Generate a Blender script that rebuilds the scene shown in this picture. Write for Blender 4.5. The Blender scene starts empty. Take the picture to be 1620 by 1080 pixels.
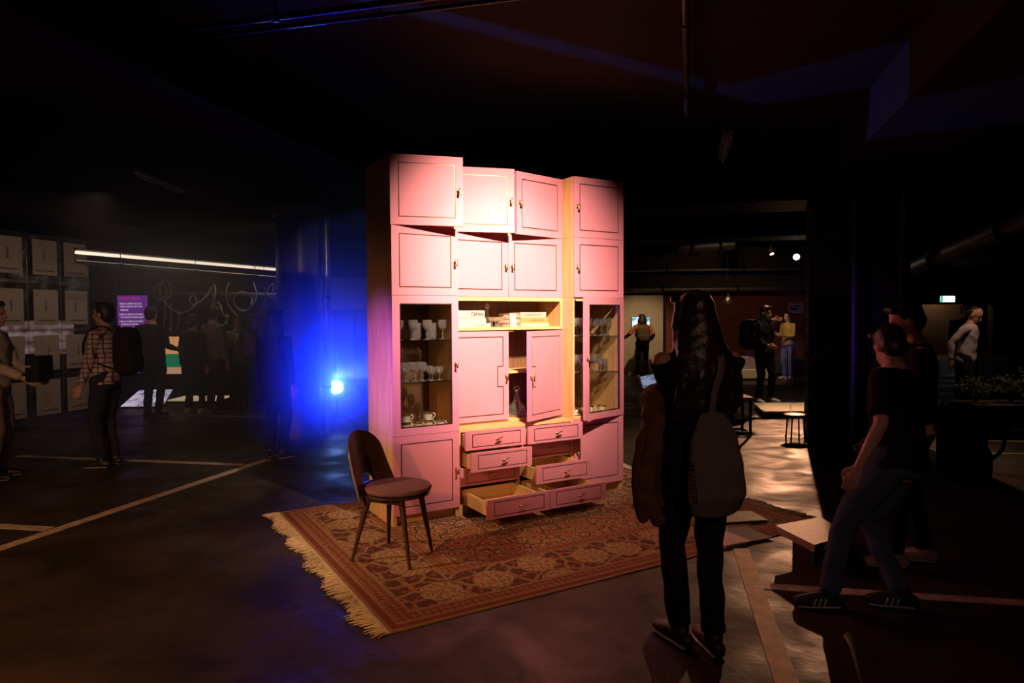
import bpy, bmesh, math, random
import numpy as np
from mathutils import Vector, Matrix, noise as mnoise
from mathutils.geometry import tessellate_polygon
random.seed(7)
R = math.radians
scene = bpy.context.scene
COL = scene.collection

# ------------------------------------------------------------------ camera
CAM_H, FPX, PITCH, ROLL = 1.55, 1085.19, 0.0357, -0.0049
cam_d = bpy.data.cameras.new('camera'); cam = bpy.data.objects.new('camera', cam_d); COL.objects.link(cam)
cam_d.sensor_width = 36.0; cam_d.lens = FPX / 1620 * 36.0; cam_d.clip_start = 0.05; cam_d.clip_end = 200
_fw = Vector((0, math.cos(PITCH), -math.sin(PITCH))); _up = Vector((0, math.sin(PITCH), math.cos(PITCH))); _rt = Vector((1, 0, 0))
_rt2 = _rt * math.cos(ROLL) + _up * math.sin(ROLL); _up2 = _up * math.cos(ROLL) - _rt * math.sin(ROLL)
cam.matrix_world = Matrix(((_rt2.x, _up2.x, -_fw.x, 0), (_rt2.y, _up2.y, -_fw.y, 0), (_rt2.z, _up2.z, -_fw.z, CAM_H), (0, 0, 0, 1)))
scene.camera = cam
def ray(x, y): return _fw + _rt2 * ((x - 810) / FPX) + _up2 * ((540 - y) / FPX)
def G(x, y, z=0.0):            # photo pixel -> point on the horizontal plane z
    d = ray(x, y); t = (z - CAM_H) / d.z; return Vector((0, 0, CAM_H)) + d * t
def at(x, y, Y):               # photo pixel -> point at distance Y
    d = ray(x, y); return Vector((0, 0, CAM_H)) + d * (Y / d.y)

# ------------------------------------------------------------------ world, lights, exposure
vs = scene.view_settings
vs.view_transform = 'Standard'; vs.look = 'None'; vs.gamma = 1.0; vs.use_curve_mapping = False; vs.exposure = 0.0
w = bpy.data.worlds.new('world'); scene.world = w; w.use_nodes = True
w.node_tree.nodes['Background'].inputs[0].default_value = (0.02, 0.012, 0.01, 1); w.node_tree.nodes['Background'].inputs[1].default_value = 0.05
scene.cycles.use_denoising = True
scene.cycles.volume_bounces = 0
scene.cycles.max_bounces = 8
scene.cycles.transparent_max_bounces = 24
scene.cycles.sample_clamp_indirect = 4.0

def spot(name, loc, target, power, color, size_deg, blend, radius=0.05):
    l = bpy.data.lights.new(name, 'SPOT'); l.energy = power; l.color = color; l.spot_size = R(size_deg); l.spot_blend = blend; l.shadow_soft_size = radius
    o = bpy.data.objects.new(name, l); COL.objects.link(o); o.location = loc
    o.rotation_euler = (Vector(target) - Vector(loc)).to_track_quat('-Z', 'Y').to_euler()
    return o
TH = 0.5379                                        # cabinet yaw
O = Vector((-0.8703, 4.9741, 0)); U = Vector((math.cos(TH), math.sin(TH), 0)); V = Vector((math.sin(TH), -math.cos(TH), 0))
def L(u, v, z): return O + U * u + V * v + Vector((0, 0, z))     # cabinet coordinates: along the face, out of the face, up
GA = R(14.5); AV = Vector((math.sin(GA), math.cos(GA), 0)); BV = Vector((math.cos(GA), -math.sin(GA), 0))   # garage grid
def ab(a, b, z=0): return AV * a + BV * b + Vector((0, 0, z))

WARM = (1.0, 0.70, 0.48)
spot('key_spot', (0.70, 3.36, 3.17), L(1.02, -0.1, 1.72), 1200, WARM, 62, 1.0, 0.03)
spot('key_spot_hot_center', (0.84, 3.28, 3.17), L(1.03, -0.1, 1.62), 760, WARM, 42, 1.0, 0.03)  # second beam added to brighten the middle of the key
spot('blue_veil_fill', (-3.1, 2.9, 1.1), L(0.0, -0.2, 1.15), 1000, (0.30, 0.08, 1.0), 24, 1.0, 0.03)  # added lamp standing in for lens glare on the cabinet side
spot('rear_fill_spot', (0.9, -1.6, 2.85), (1.15, 3.2, 0.85), 70, (1.0, 0.52, 0.36), 34, 1.0, 0.08)  # fill added behind the camera for the figures' backs
spot('floor_fill_spot', (-3.2, -1.5, 3.2), (-2.6, 3.4, 0.0), 1100, (1.0, 0.44, 0.16), 56, 1.0, 0.08)  # fill added to brighten the bare floor
spot('rear_fill_spot_left', (-2.4, -1.0, 3.2), (-4.35, 7.2, 1.2), 420, (1.0, 0.62, 0.45), 20, 1.0, 0.08)
spot('side_spot', (-4.1, 3.5, 3.1), (-0.60, 4.85, 0.05), 340, (1.0, 0.62, 0.34), 33, 1.0, 0.03)
BLAMP = at(532, 612, 9.75)
spot('blue_spot', BLAMP + Vector((0.045, -0.17, 0)), (-0.6, 0.0, 2.6), 1500, (0.006, 0.024, 1.0), 36, 1.0, 0.06)

def stripe_mask_light():
    # second emitter at the blue lamp, masked to paint the bent ceiling stripe
    l = bpy.data.lights.new('blue_stripe_light', 'POINT'); l.energy = 1200; l.color = (0.10, 0.20, 1.0); l.shadow_soft_size = 0.01
    l.use_nodes = True; nt = l.node_tree; em = nt.nodes['Emission']
    tc = nt.nodes.new('ShaderNodeTexCoord')
    src = BLAMP + Vector((0.0, -0.12, 0.16))
    def mth(op, a, b=None):
        n = nt.nodes.new('ShaderNodeMath'); n.operation = op
        for i, x in enumerate((a, b)):
            if x is None: continue
            if isinstance(x, (int, float)): n.inputs[i].default_value = x
            else: nt.links.new(x, n.inputs[i])
        return n.outputs[0]
    def dot(vec):
        n = nt.nodes.new('ShaderNodeVectorMath'); n.operation = 'DOT_PRODUCT'; n.inputs[1].default_value = vec
        nt.links.new(tc.outputs['Normal'], n.inputs[0]); return n.outputs['Value']
    def side(p, q, inside):       # half space through the lamp and the ceiling points p, q, on the side of `inside`
        n = (p - src).cross(q - src).normalized()
        if n.dot(inside - src) < 0: n = -n
        s = nt.nodes.new('ShaderNodeMapRange'); s.inputs[1].default_value = -0.002; s.inputs[2].default_value = 0.002
        nt.links.new(dot(n), s.inputs[0]); return s.outputs[0]
    HC = 3.4
    c = lambda x, y: G(x, y, HC)
    def prod(*s):
        r = s[0]
        for k in s[1:]: r = mth('MULTIPLY', r, k)
        return r
    i1 = c(880, 66); i2 = c(1290, 116)
    b1 = prod(side(c(640, 22), c(1140, 148), i1), side(c(640, 0), c(1140, 130), i1), side(c(1149, 134), c(1149, 134) + Vector((0, 0, -1)), i1) )
    b2 = prod(side(c(1149, 134), c(1440, 58), i2), side(c(1195, 167), c(1375, 139), i2), side(c(640, 22), c(1140, 148), i2))
    up = side(src + Vector((1, 0, 0)), src + Vector((0, 1, 0)), src + Vector((0, 0, 1)))
    nt.links.new(prod(mth('ADD', b1, b2), up), em.inputs['Strength'])
    o = bpy.data.objects.new('blue_stripe_light', l); COL.objects.link(o); o.location = src
stripe_mask_light()

# the gallery's own warm spots further back, and an added brick wash
SPOT_A = at(1260, 407, 14.6); SPOT_B = at(1222, 404, 14.9); SPOT_C = at(573, 398, 15.0)
spot('gallery_spot_toward_aisle', SPOT_A, (2.6, 6.2, 0.0), 850, (1.0, 0.45, 0.23), 42, 0.8, 0.04)
spot('gallery_spot_platform', at(1230, 330, 11.6), at(1232, 643, 11.4), 160, (1.0, 0.72, 0.42), 46, 0.7, 0.04)
spot('gallery_spot_mound', at(1190, 395, 15.4), at(1185, 590, 16.2), 140, (1.0, 0.70, 0.40), 40, 0.7, 0.04)
spot('gallery_spot_yellow', SPOT_B, at(1245, 540, 16.8), 60, (1.0, 0.72, 0.45), 40, 0.8, 0.04)
spot('gallery_spot_panel', at(1020, 400, 15.5), at(1018, 550, 18.2), 170, (1.0, 0.70, 0.40), 50, 0.9, 0.05)
spot('brick_wash_fill', (5.6, 14.2, 2.9), (5.4, 18.6, 1.3), 45, (1.0, 0.60, 0.35), 80, 1.0, 0.05)  # wall washer added to brighten the brick
spot('gallery_spot_doorway', at(1590, 360, 9.2), at(1530, 555, 10.3), 42, (1.0, 0.60, 0.40), 36, 0.9, 0.04)
spot('gallery_spot_planter', at(1640, 330, 9.0), at(1590, 700, 8.3), 45, (1.0, 0.62, 0.32), 60, 0.9, 0.05)
spot('gallery_spot_sheets', ab(6.2, -6.2, 3.1), at(60, 540, 9.5), 45, (1.0, 0.66, 0.45), 80, 1.0, 0.06)

# ------------------------------------------------------------------ materials
def nmat(name):
    m = bpy.data.materials.new(name); m.use_nodes = True
    return m, m.node_tree, m.node_tree.nodes['Principled BSDF']
def mat(name, col, rough=0.6, metal=0.0, emit=None, es=1.0, var=0.12, scale=8.0, bump=0.0, bscale=60.0, spec=0.5):
    m, nt, b = nmat(name)
    b.inputs['Roughness'].default_value = rough; b.inputs['Metallic'].default_value = metal
    b.inputs['Specular IOR Level'].default_value = spec
    tc = nt.nodes.new('ShaderNodeTexCoord')
    n = nt.nodes.new('ShaderNodeTexNoise'); n.inputs['Scale'].default_value = scale; n.inputs['Detail'].default_value = 4
    nt.links.new(tc.outputs['Object'], n.inputs['Vector'])
    r = nt.nodes.new('ShaderNodeValToRGB')
    r.color_ramp.elements[0].position = 0.3; r.color_ramp.elements[1].position = 0.7
    r.color_ramp.elements[0].color = (*[c * (1 - var) for c in col], 1); r.color_ramp.elements[1].color = (*[min(1, c * (1 + var)) for c in col], 1)
    nt.links.new(n.outputs['Fac'], r.inputs['Fac']); nt.links.new(r.outputs['Color'], b.inputs['Base Color'])
    if bump:
        n2 = nt.nodes.new('ShaderNodeTexNoise'); n2.inputs['Scale'].default_value = bscale; nt.links.new(tc.outputs['Object'], n2.inputs['Vector'])
        bp = nt.nodes.new('ShaderNodeBump'); bp.inputs['Strength'].default_value = bump; bp.inputs['Distance'].default_value = 0.01
        nt.links.new(n2.outputs['Fac'], bp.inputs['Height']); nt.links.new(bp.outputs['Normal'], b.inputs['Normal'])
    if emit:
        b.inputs['Emission Color'].default_value = (*emit, 1); b.inputs['Emission Strength'].default_value = es
    return m
def wood(name, c1, c2, axis='Z', rough=0.5, scale=14.0):
    m, nt, b = nmat(name); b.inputs['Roughness'].default_value = rough
    tc = nt.nodes.new('ShaderNodeTexCoord'); mp = nt.nodes.new('ShaderNodeMapping')
    s = {'X': (0.06, 1, 1), 'Y': (1, 0.06, 1), 'Z': (1, 1, 0.06)}[axis]
    mp.inputs['Scale'].default_value = [k * scale for k in s]
    n = nt.nodes.new('ShaderNodeTexNoise'); n.inputs['Scale'].default_value = 3; n.inputs['Detail'].default_value = 6; n.inputs['Distortion'].default_value = 0.6
    r = nt.nodes.new('ShaderNodeValToRGB'); r.color_ramp.elements[0].position = 0.35; r.color_ramp.elements[1].position = 0.68
    r.color_ramp.elements[0].color = (*c1, 1); r.color_ramp.elements[1].color = (*c2, 1)
    nt.links.new(tc.outputs['Object'], mp.inputs['Vector']); nt.links.new(mp.outputs['Vector'], n.inputs['Vector'])
    nt.links.new(n.outputs['Fac'], r.inputs['Fac']); nt.links.new(r.outputs['Color'], b.inputs['Base Color'])
    return m
def glass(name, tint=(0.93, 0.95, 0.97), gloss=0.08, rough=0.03, scatter=0.0):
    m = bpy.data.materials.new(name); m.use_nodes = True; nt = m.node_tree; nt.nodes.clear()
    out = nt.nodes.new('ShaderNodeOutputMaterial'); mx = nt.nodes.new('ShaderNodeMixShader')
    t = nt.nodes.new('ShaderNodeBsdfTransparent'); t.inputs[0].default_value = (*tint, 1)
    g = nt.nodes.new('ShaderNodeBsdfGlossy'); g.inputs['Roughness'].default_value = rough; g.inputs[0].default_value = (1, 1, 1, 1)
    lw = nt.nodes.new('ShaderNodeLayerWeight'); lw.inputs[0].default_value = 0.5
    pw = nt.nodes.new('ShaderNodeMath'); pw.operation = 'POWER'; pw.inputs[1].default_value = 5.0; nt.links.new(lw.outputs['Facing'], pw.inputs[0])
    a = nt.nodes.new('ShaderNodeMath'); a.operation = 'ADD'; a.inputs[1].default_value = 0.04 + gloss; a.use_clamp = True
    nt.links.new(pw.outputs[0], a.inputs[0]); nt.links.new(a.outputs[0], mx.inputs[0])
    nt.links.new(t.outputs[0], mx.inputs[1]); nt.links.new(g.outputs[0], mx.inputs[2]); nt.links.new(mx.outputs[0], out.inputs[0])
    if scatter:
        d = nt.nodes.new('ShaderNodeBsdfDiffuse'); d.inputs[0].default_value = (0.9, 0.88, 0.88, 1); m2 = nt.nodes.new('ShaderNodeMixShader'); m2.inputs[0].default_value = scatter
        nt.links.new(mx.outputs[0], m2.inputs[1]); nt.links.new(d.outputs[0], m2.inputs[2]); nt.links.new(m2.outputs[0], out.inputs[0])
    return m
def emission(name, col, s):
    m = bpy.data.materials.new(name); m.use_nodes = True; nt = m.node_tree; nt.nodes.clear()
    out = nt.nodes.new('ShaderNodeOutputMaterial'); e = nt.nodes.new('ShaderNodeEmission'); e.inputs[0].default_value = (*col, 1); e.inputs[1].default_value = s
    nt.links.new(e.outputs[0], out.inputs[0]); return m
def screen(name, stops, s, scale=3.0):
    m = bpy.data.materials.new(name); m.use_nodes = True; nt = m.node_tree; nt.nodes.clear()
    out = nt.nodes.new('ShaderNodeOutputMaterial'); e = nt.nodes.new('ShaderNodeEmission'); e.inputs[1].default_value = s
    tc = nt.nodes.new('ShaderNodeTexCoord'); mp = nt.nodes.new('ShaderNodeMapping'); mp.inputs['Scale'].default_value = (1, 2.2, 1.8)
    n = nt.nodes.new('ShaderNodeTexNoise'); n.inputs['Scale'].default_value = scale; n.inputs['Detail'].default_value = 3
    r = nt.nodes.new('ShaderNodeValToRGB')
    while len(r.color_ramp.elements) < len(stops): r.color_ramp.elements.new(0.5)
    for el, (p, c) in zip(r.color_ramp.elements, stops): el.position = p; el.color = (*c, 1)
    nt.links.new(tc.outputs['Object'], mp.inputs['Vector']); nt.links.new(mp.outputs['Vector'], n.inputs['Vector'])
    nt.links.new(n.outputs['Fac'], r.inputs['Fac']); nt.links.new(r.outputs['Color'], e.inputs[0]); nt.links.new(e.outputs[0], out.inputs[0]); return m

PINK = mat('pink_paint', (0.60, 0.212, 0.285), 0.55, var=0.03, scale=3, bump=0.03, bscale=300, spec=0.2)
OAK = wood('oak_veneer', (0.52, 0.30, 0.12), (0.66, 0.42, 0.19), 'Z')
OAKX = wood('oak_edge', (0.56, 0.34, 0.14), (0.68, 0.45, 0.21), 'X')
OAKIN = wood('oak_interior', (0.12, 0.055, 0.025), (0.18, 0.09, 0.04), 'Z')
BRASS = mat('aged_brass', (0.62, 0.40, 0.16), 0.32, 1.0, var=0.1)
DARKBRASS = mat('dark_brass_inlay', (0.075, 0.038, 0.018), 0.35, 0.5, var=0.1)
PANE = glass('clear_pane', (0.90, 0.90, 0.90), 0.0, 0.02)
CRYSTAL = glass('cut_crystal', (0.80, 0.78, 0.80), 0.22, 0.12, 0.06)
SHELFGLASS = glass('shelf_glass', (0.70, 0.74, 0.72), 0.03, 0.03)
PORCELAIN = mat('porcelain', (0.75, 0.72, 0.68), 0.2, var=0.03)
BLACKMET = mat('black_metal', (0.02, 0.02, 0.022), 0.4, 0.3)
STEEL = mat('grey_metal', (0.35, 0.34, 0.34), 0.35, 0.9)
WHITE = mat('white_paint', (0.72, 0.70, 0.66), 0.6, var=0.05)
PAPER = mat('paper', (0.72, 0.66, 0.58), 0.8, var=0.04)
INK = mat('ink', (0.02, 0.018, 0.02), 0.7)

# ------------------------------------------------------------------ geometry helpers
class MB:
    def __init__(s): s.v = []; s.f = []
    def add(s, vs, fs):
        k = len(s.v); s.v += [tuple(p) for p in vs]; s.f += [tuple(i + k for i in f) for f in fs]; return s
    def box(s, x0, x1, y0, y1, z0, z1, M=None):
        p = [Vector(q) for q in ((x0, y0, z0), (x1, y0, z0), (x1, y1, z0), (x0, y1, z0), (x0, y0, z1), (x1, y0, z1), (x1, y1, z1), (x0, y1, z1))]
        if M: p = [M @ q for q in p]
        return s.add(p, [(0, 3, 2, 1), (4, 5, 6, 7), (0, 1, 5, 4), (1, 2, 6, 5), (2, 3, 7, 6), (3, 0, 4, 7)])
    def prism(s, pts, h0, h1, axes=(Vector((1, 0, 0)), Vector((0, 1, 0)), Vector((0, 0, 1))), org=Vector()):
        n = len(pts); a, b, c = axes
        P = [org + a * p[0] + b * p[1] + c * h for h in (h0, h1) for p in pts]
        return s.add(P, [tuple(range(n - 1, -1, -1)), tuple(range(n, 2 * n))] + [(i, (i + 1) % n, n + (i + 1) % n, n + i) for i in range(n)])
    def lathe(s, prof, seg=16, org=Vector(), M=None, sx=1, sy=1):
        V_ = []; F_ = []
        for (r, z) in prof:
            for k in range(seg):
                t = 2 * math.pi * k / seg; q = Vector((r * math.cos(t) * sx, r * math.sin(t) * sy, z))
                V_.append(org + (M @ q if M else q))
        for i in range(len(prof) - 1):
            for k in range(seg):
                a = i * seg + k; b = i * seg + (k + 1) % seg; F_.append((a, b, b + seg, a + seg))
        F_.append(tuple(range(seg - 1, -1, -1))); F_.append(tuple(range((len(prof) - 1) * seg, len(prof) * seg)))
        return s.add(V_, F_)
    def loft(s, pts, rad, seg=12, right=None, round_=True):
        pts = [Vector(p) for p in pts]; rad = [(r, r) if isinstance(r, (int, float)) else r for r in rad]
        n = len(pts); rings = []
        T = []
        for i in range(n):
            t = (pts[min(i + 1, n - 1)] - pts[max(i - 1, 0)]); T.append(t.normalized() if t.length > 1e-9 else Vector((0, 0, 1)))
        ref = Vector(right) if right is not None else (Vector((1, 0, 0)) if abs(T[0].x) < 0.8 else Vector((0, 1, 0)))
        def frame(t):
            nonlocal ref
            x = ref - t * ref.dot(t)
            if x.length < 1e-4: x = t.orthogonal()
            x.normalize()
            if right is None: ref = x
            return x, t.cross(x)
        st = []
        if round_:
            r0 = min(rad[0]); x = T[0]
            st += [(pts[0] - x * r0 * 0.85, tuple(k * 0.5 for k in rad[0]), T[0]), (pts[0] - x * r0 * 0.5, tuple(k * 0.86 for k in rad[0]), T[0])]
        st += [(pts[i], rad[i], T[i]) for i in range(n)]
        if round_:
            r1 = min(rad[-1]); x = T[-1]
            st += [(pts[-1] + x * r1 * 0.5, tuple(k * 0.86 for k in rad[-1]), T[-1]), (pts[-1] + x * r1 * 0.85, tuple(k * 0.5 for k in rad[-1]), T[-1])]
        V_ = []; F_ = []
        for (c, (rx, ry), t) in st:
            x, y = frame(t)
            for k in range(seg):
                a = 2 * math.pi * k / seg; V_.append(c + x * (rx * math.cos(a)) + y * (ry * math.sin(a)))
        m = len(st)
        for i in range(m - 1):
            for k in range(seg):
                a = i * seg + k; b = i * seg + (k + 1) % seg; F_.append((a, b, b + seg, a + seg))
        F_.append(tuple(range(seg - 1, -1, -1))); F_.append(tuple(range((m - 1) * seg, m * seg)))
        return s.add(V_, F_)
    def tube(s, pts, r, seg=8): return s.loft(pts, [r] * len(pts), seg)
    def ell(s, c, rx, ry, rz, M=None, nu=14, nv=9, e=1.0):
        V_ = []; F_ = []; c = Vector(c)
        sg = lambda q: math.copysign(abs(q) ** e, q)
        for i in range(nv + 1):
            ph = -math.pi / 2 + math.pi * (0.02 + 0.96 * i / nv)
            for k in range(nu):
                t = 2 * math.pi * k / nu
                q = Vector((rx * sg(math.cos(ph)) * sg(math.cos(t)), ry * sg(math.cos(ph)) * sg(math.sin(t)), rz * sg(math.sin(ph))))
                V_.append(c + (M @ q if M else q))
        for i in range(nv):
            for k in range(nu):
                a = i * nu + k; b = i * nu + (k + 1) % nu; F_.append((a, b, b + nu, a + nu))
        F_.append(tuple(range(nu - 1, -1, -1))); F_.append(tuple(range(nv * nu, (nv + 1) * nu)))
        return s.add(V_, F_)
    def mesh(s, name='m'):
        me = bpy.data.meshes.new(name); me.from_pydata(s.v, [], s.f); me.update(); return me
    def build(s, name, m, parent=None, smooth=False, bevel=0.0, angle=40):
        me = s.mesh(name); o = link(name, me, m, parent)
        bm = bmesh.new(); bm.from_mesh(me); bmesh.ops.recalc_face_normals(bm, faces=bm.faces)
        if bevel: 
            ed = [e for e in bm.edges if len(e.link_faces) == 2 and e.calc_face_angle(0) > R(30)]
            bmesh.ops.bevel(bm, geom=ed, offset=bevel, segments=2, profile=0.7, affect='EDGES', clamp_overlap=True)
        if smooth:
            for f in bm.faces: f.smooth = True
            for e in bm.edges:
                if len(e.link_faces) == 2 and e.calc_face_angle(0) > R(angle): e.smooth = False
        bm.to_mesh(me); bm.free(); return o
def link(name, me, m, parent=None):
    o = bpy.data.objects.new(name, me); COL.objects.link(o)
    if m is not None: me.materials.append(m)
    if parent is not None: o.parent = parent
    return o
def tag(o, label=None, cat=None, group=None, kind=None):
    if label: o['label'] = label
    if cat: o['category'] = cat
    if group: o['group'] = group
    if kind: o['kind'] = kind
    return o
def thing(name, label, cat, loc=(0, 0, 0), rz=0.0, group=None):
    o = bpy.data.objects.new(name, None); COL.objects.link(o); o.location = loc; o.rotation_euler = (0, 0, rz); o.empty_display_size = 0.1
    return tag(o, label, cat, group)
def struct(o): o['kind'] = 'structure'; return o
def copy_tree(o, parent=None):
    c = o.copy(); COL.objects.link(c); c.parent = parent
    for ch in list(o.children): copy_tree(ch, c)
    return c
def text(name, s, size, m, parent, M, extrude=0.0006, align='LEFT', sx=1.0, bold=0.0):
    cu = bpy.data.curves.new('t', 'FONT'); cu.body = s; cu.size = size; cu.extrude = extrude; cu.align_x = align; cu.resolution_u = 2; cu.offset = bold
    t = bpy.data.objects.new('t', cu); COL.objects.link(t)
    dg = bpy.context.evaluated_depsgraph_get(); me = bpy.data.meshes.new_from_object(t.evaluated_get(dg)); bpy.data.objects.remove(t)
    me.transform(M @ Matrix.Diagonal((sx, 1, 1, 1))); me.materials.clear()
    return link(name, me, m, parent)

# ------------------------------------------------------------------ the setting: an underground garage
def concrete_floor():
    m, nt, b = nmat('worn_concrete_floor'); b.inputs['Specular IOR Level'].default_value = 0.33
    tc = nt.nodes.new('ShaderNodeTexCoord')
    def nz(scale, detail=6, dist=0.0, sx=1.0):
        mp = nt.nodes.new('ShaderNodeMapping'); mp.inputs['Scale'].default_value = (1, sx, 1); mp.inputs['Rotation'].default_value = (0, 0, GA)
        n = nt.nodes.new('ShaderNodeTexNoise'); n.inputs['Scale'].default_value = scale; n.inputs['Detail'].default_value = detail; n.inputs['Distortion'].default_value = dist
        nt.links.new(tc.outputs['Object'], mp.inputs['Vector']); nt.links.new(mp.outputs['Vector'], n.inputs['Vector']); return n.outputs['Fac']
    r = nt.nodes.new('ShaderNodeValToRGB'); r.color_ramp.elements[0].position = 0.32; r.color_ramp.elements[1].position = 0.7
    r.color_ramp.elements[0].color = (0.016, 0.011, 0.008, 1); r.color_ramp.elements[1].color = (0.055, 0.038, 0.026, 1)
    nt.links.new(nz(1.6, 8, 0.4), r.inputs['Fac']); nt.links.new(r.outputs['Color'], b.inputs['Base Color'])
    rr = nt.nodes.new('ShaderNodeMapRange'); rr.inputs[1].default_value = 0.35; rr.inputs[2].default_value = 0.68; rr.inputs[3].default_value = 0.40; rr.inputs[4].default_value = 0.72
    nt.links.new(nz(2.3, 7, 0.8), rr.inputs[0]); nt.links.new(rr.outputs[0], b.inputs['Roughness'])
    bp = nt.nodes.new('ShaderNodeBump'); bp.inputs['Strength'].default_value = 0.35; bp.inputs['Distance'].default_value = 0.02
    nt.links.new(nz(9.0, 8, 0.2), bp.inputs['Height']); nt.links.new(bp.outputs['Normal'], b.inputs['Normal'])
    return m
FLOOR = concrete_floor()
CEIL = mat('ceiling_concrete', (0.022, 0.016, 0.015), 0.85, var=0.25, scale=1.2, bump=0.15, bscale=12, spec=0.08)
DARKWALL = mat('dark_wall', (0.06, 0.05, 0.05), 0.8, var=0.3, scale=1.0)
COLUMN = mat('painted_column', (0.12, 0.11, 0.12), 0.35, var=0.2, scale=2)
X0, X1, Y0, Y1 = -18.0, 24.0, -5.0, 31.0
struct(MB().box(X0, X1, Y0, Y1, -0.2, 0.0).build('floor', FLOOR))
struct(MB().box(X0, X1, Y0, Y1, 3.4, 3.6).build('ceiling', CEIL))
struct(MB().box(X0, X1, Y1, Y1 + 0.2, -0.2, 3.6).build('wall_back', DARKWALL))
struct(MB().box(X0, X1, Y0 - 0.2, Y0, -0.2, 3.6).build('wall_front', DARKWALL))
struct(MB().box(X0 - 0.2, X0, Y0, Y1, -0.2, 3.6).build('wall_left', DARKWALL))
struct(MB().box(X1, X1 + 0.2, Y0, Y1, -0.2, 3.6).build('wall_right', DARKWALL))
MG = Matrix.Rotation(-GA, 4, 'Z')                    # garage frame: x = b, y = a
def gbox(name, b0, b1, a0, a1, z0, z1, m, bev=0.01):
    return struct(MB().box(b0, b1, a0, a1, z0, z1, MG).build(name, m, bevel=bev))
gbox('ceiling_beam', 1.42, 2.72, -3.0, 9.29, 3.0, 3.42, CEIL)
gbox('ceiling_beam', -4.15, -3.12, -3.0, 9.29, 3.0, 3.42, CEIL)
gbox('ceiling_beam', -9.6, -8.5, -1.0, 9.29, 3.0, 3.42, CEIL)
gbox('ceiling_beam', -17.0, 14.0, 9.30, 10.3, 3.0, 3.42, CEIL)
gbox('ceiling_beam', -17.0, 12.0, 12.9, 13.7, 2.95, 3.42, CEIL)
# right pillar with hazard stripes
def hazard():
    m, nt, b = nmat('hazard_painted_concrete'); b.inputs['Roughness'].default_value = 0.5
    tc = nt.nodes.new('ShaderNodeTexCoord'); mp = nt.nodes.new('ShaderNodeMapping'); mp.inputs['Rotation'].default_value = (0, R(38), 0)
    wv = nt.nodes.new('ShaderNodeTexWave'); wv.bands_direction = 'Z'; wv.inputs['Scale'].default_value = 1.9
    nt.links.new(tc.outputs['Object'], mp.inputs['Vector']); nt.links.new(mp.outputs['Vector'], wv.inputs['Vector'])
    r = nt.nodes.new('ShaderNodeValToRGB'); r.color_ramp.interpolation = 'CONSTANT'; r.color_ramp.elements[0].color = (0.02, 0.018, 0.016, 1)
    r.color_ramp.elements[1].position = 0.5; r.color_ramp.elements[1].color = (0.10, 0.075, 0.05, 1)
    nt.links.new(wv.outputs['Fac'], r.inputs['Fac'])
    sp = nt.nodes.new('ShaderNodeSeparateXYZ'); nt.links.new(tc.outputs['Object'], sp.inputs[0])
    lt = nt.nodes.new('ShaderNodeMath'); lt.operation = 'LESS_THAN'; lt.inputs[1].default_value = 1.75; nt.links.new(sp.outputs['Z'], lt.inputs[0])
    mx = nt.nodes.new('ShaderNodeMix'); mx.data_type = 'RGBA'; mx.inputs['A'].default_value = (0.09, 0.075, 0.065, 1)
    nt.links.new(lt.outputs[0], mx.inputs['Factor']); nt.links.new(r.outputs['Color'], mx.inputs['B']); nt.links.new(mx.outputs['Result'], b.inputs['Base Color'])
    return m
pil = struct(MB().box(0, 1.16, 0, 0.32, 0, 3.0).build('pillar', hazard(), bevel=0.02)); pil.location = ab(9.42, 1.475); pil.rotation_euler.z = -GA
pil['label'] = 'square concrete pillar with faded diagonal hazard stripes'
for px, r_ in ((1352, 0.05), (1428, 0.06)):
    p = at(px, 500, 8.28 if px > 1400 else 8.42)
    t = thing('drain_pipe', 'dark vertical pipe on the striped pillar, ' + ('its thinner one by the middle' if px < 1400 else 'its thicker one at the edge'), 'pipe', (p.x, p.y, 0))
    m = STEEL if px > 1400 else COLUMN
    MB().loft([(0, 0, 0), (0, 0, 3.0)], [r_, r_], 16, round_=False).build('pipe_shaft', COLUMN, t, smooth=True)
    for z in (0.9, 2.3): MB().loft([(0, 0, z), (0, 0, z + 0.04)], [r_ * 1.2] * 2, 16, round_=False).build('pipe_clamp', BLACKMET, t, smooth=True)
# round column on the other side
c0 = at(472, 500, 9.0)
cl = struct(MB().lathe([(0.30, 0), (0.30, 0.02), (0.27, 0.03), (0.27, 2.85), (0.31, 2.87), (0.31, 3.0)], 40).build('pillar', COLUMN, smooth=True)); cl.location = (c0.x, c0.y, 0)
cl['label'] = 'round glossy column behind the blue lamp'
c1 = at(517, 500, 9.2)
t = thing('drain_pipe', 'steel downpipe beside the round glossy column', 'pipe', (c1.x, c1.y, 0))
MB().loft([(0, 0, 0), (0, 0, 3.4)], [0.05, 0.05], 16, round_=False).build('pipe_shaft', STEEL, t, smooth=True)
for z in (0.6, 1.8, 2.9): MB().loft([(0, 0, z), (0, 0, z + 0.05)], [0.058] * 2, 16, round_=False).build('pipe_clamp', BLACKMET, t, smooth=True)

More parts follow.
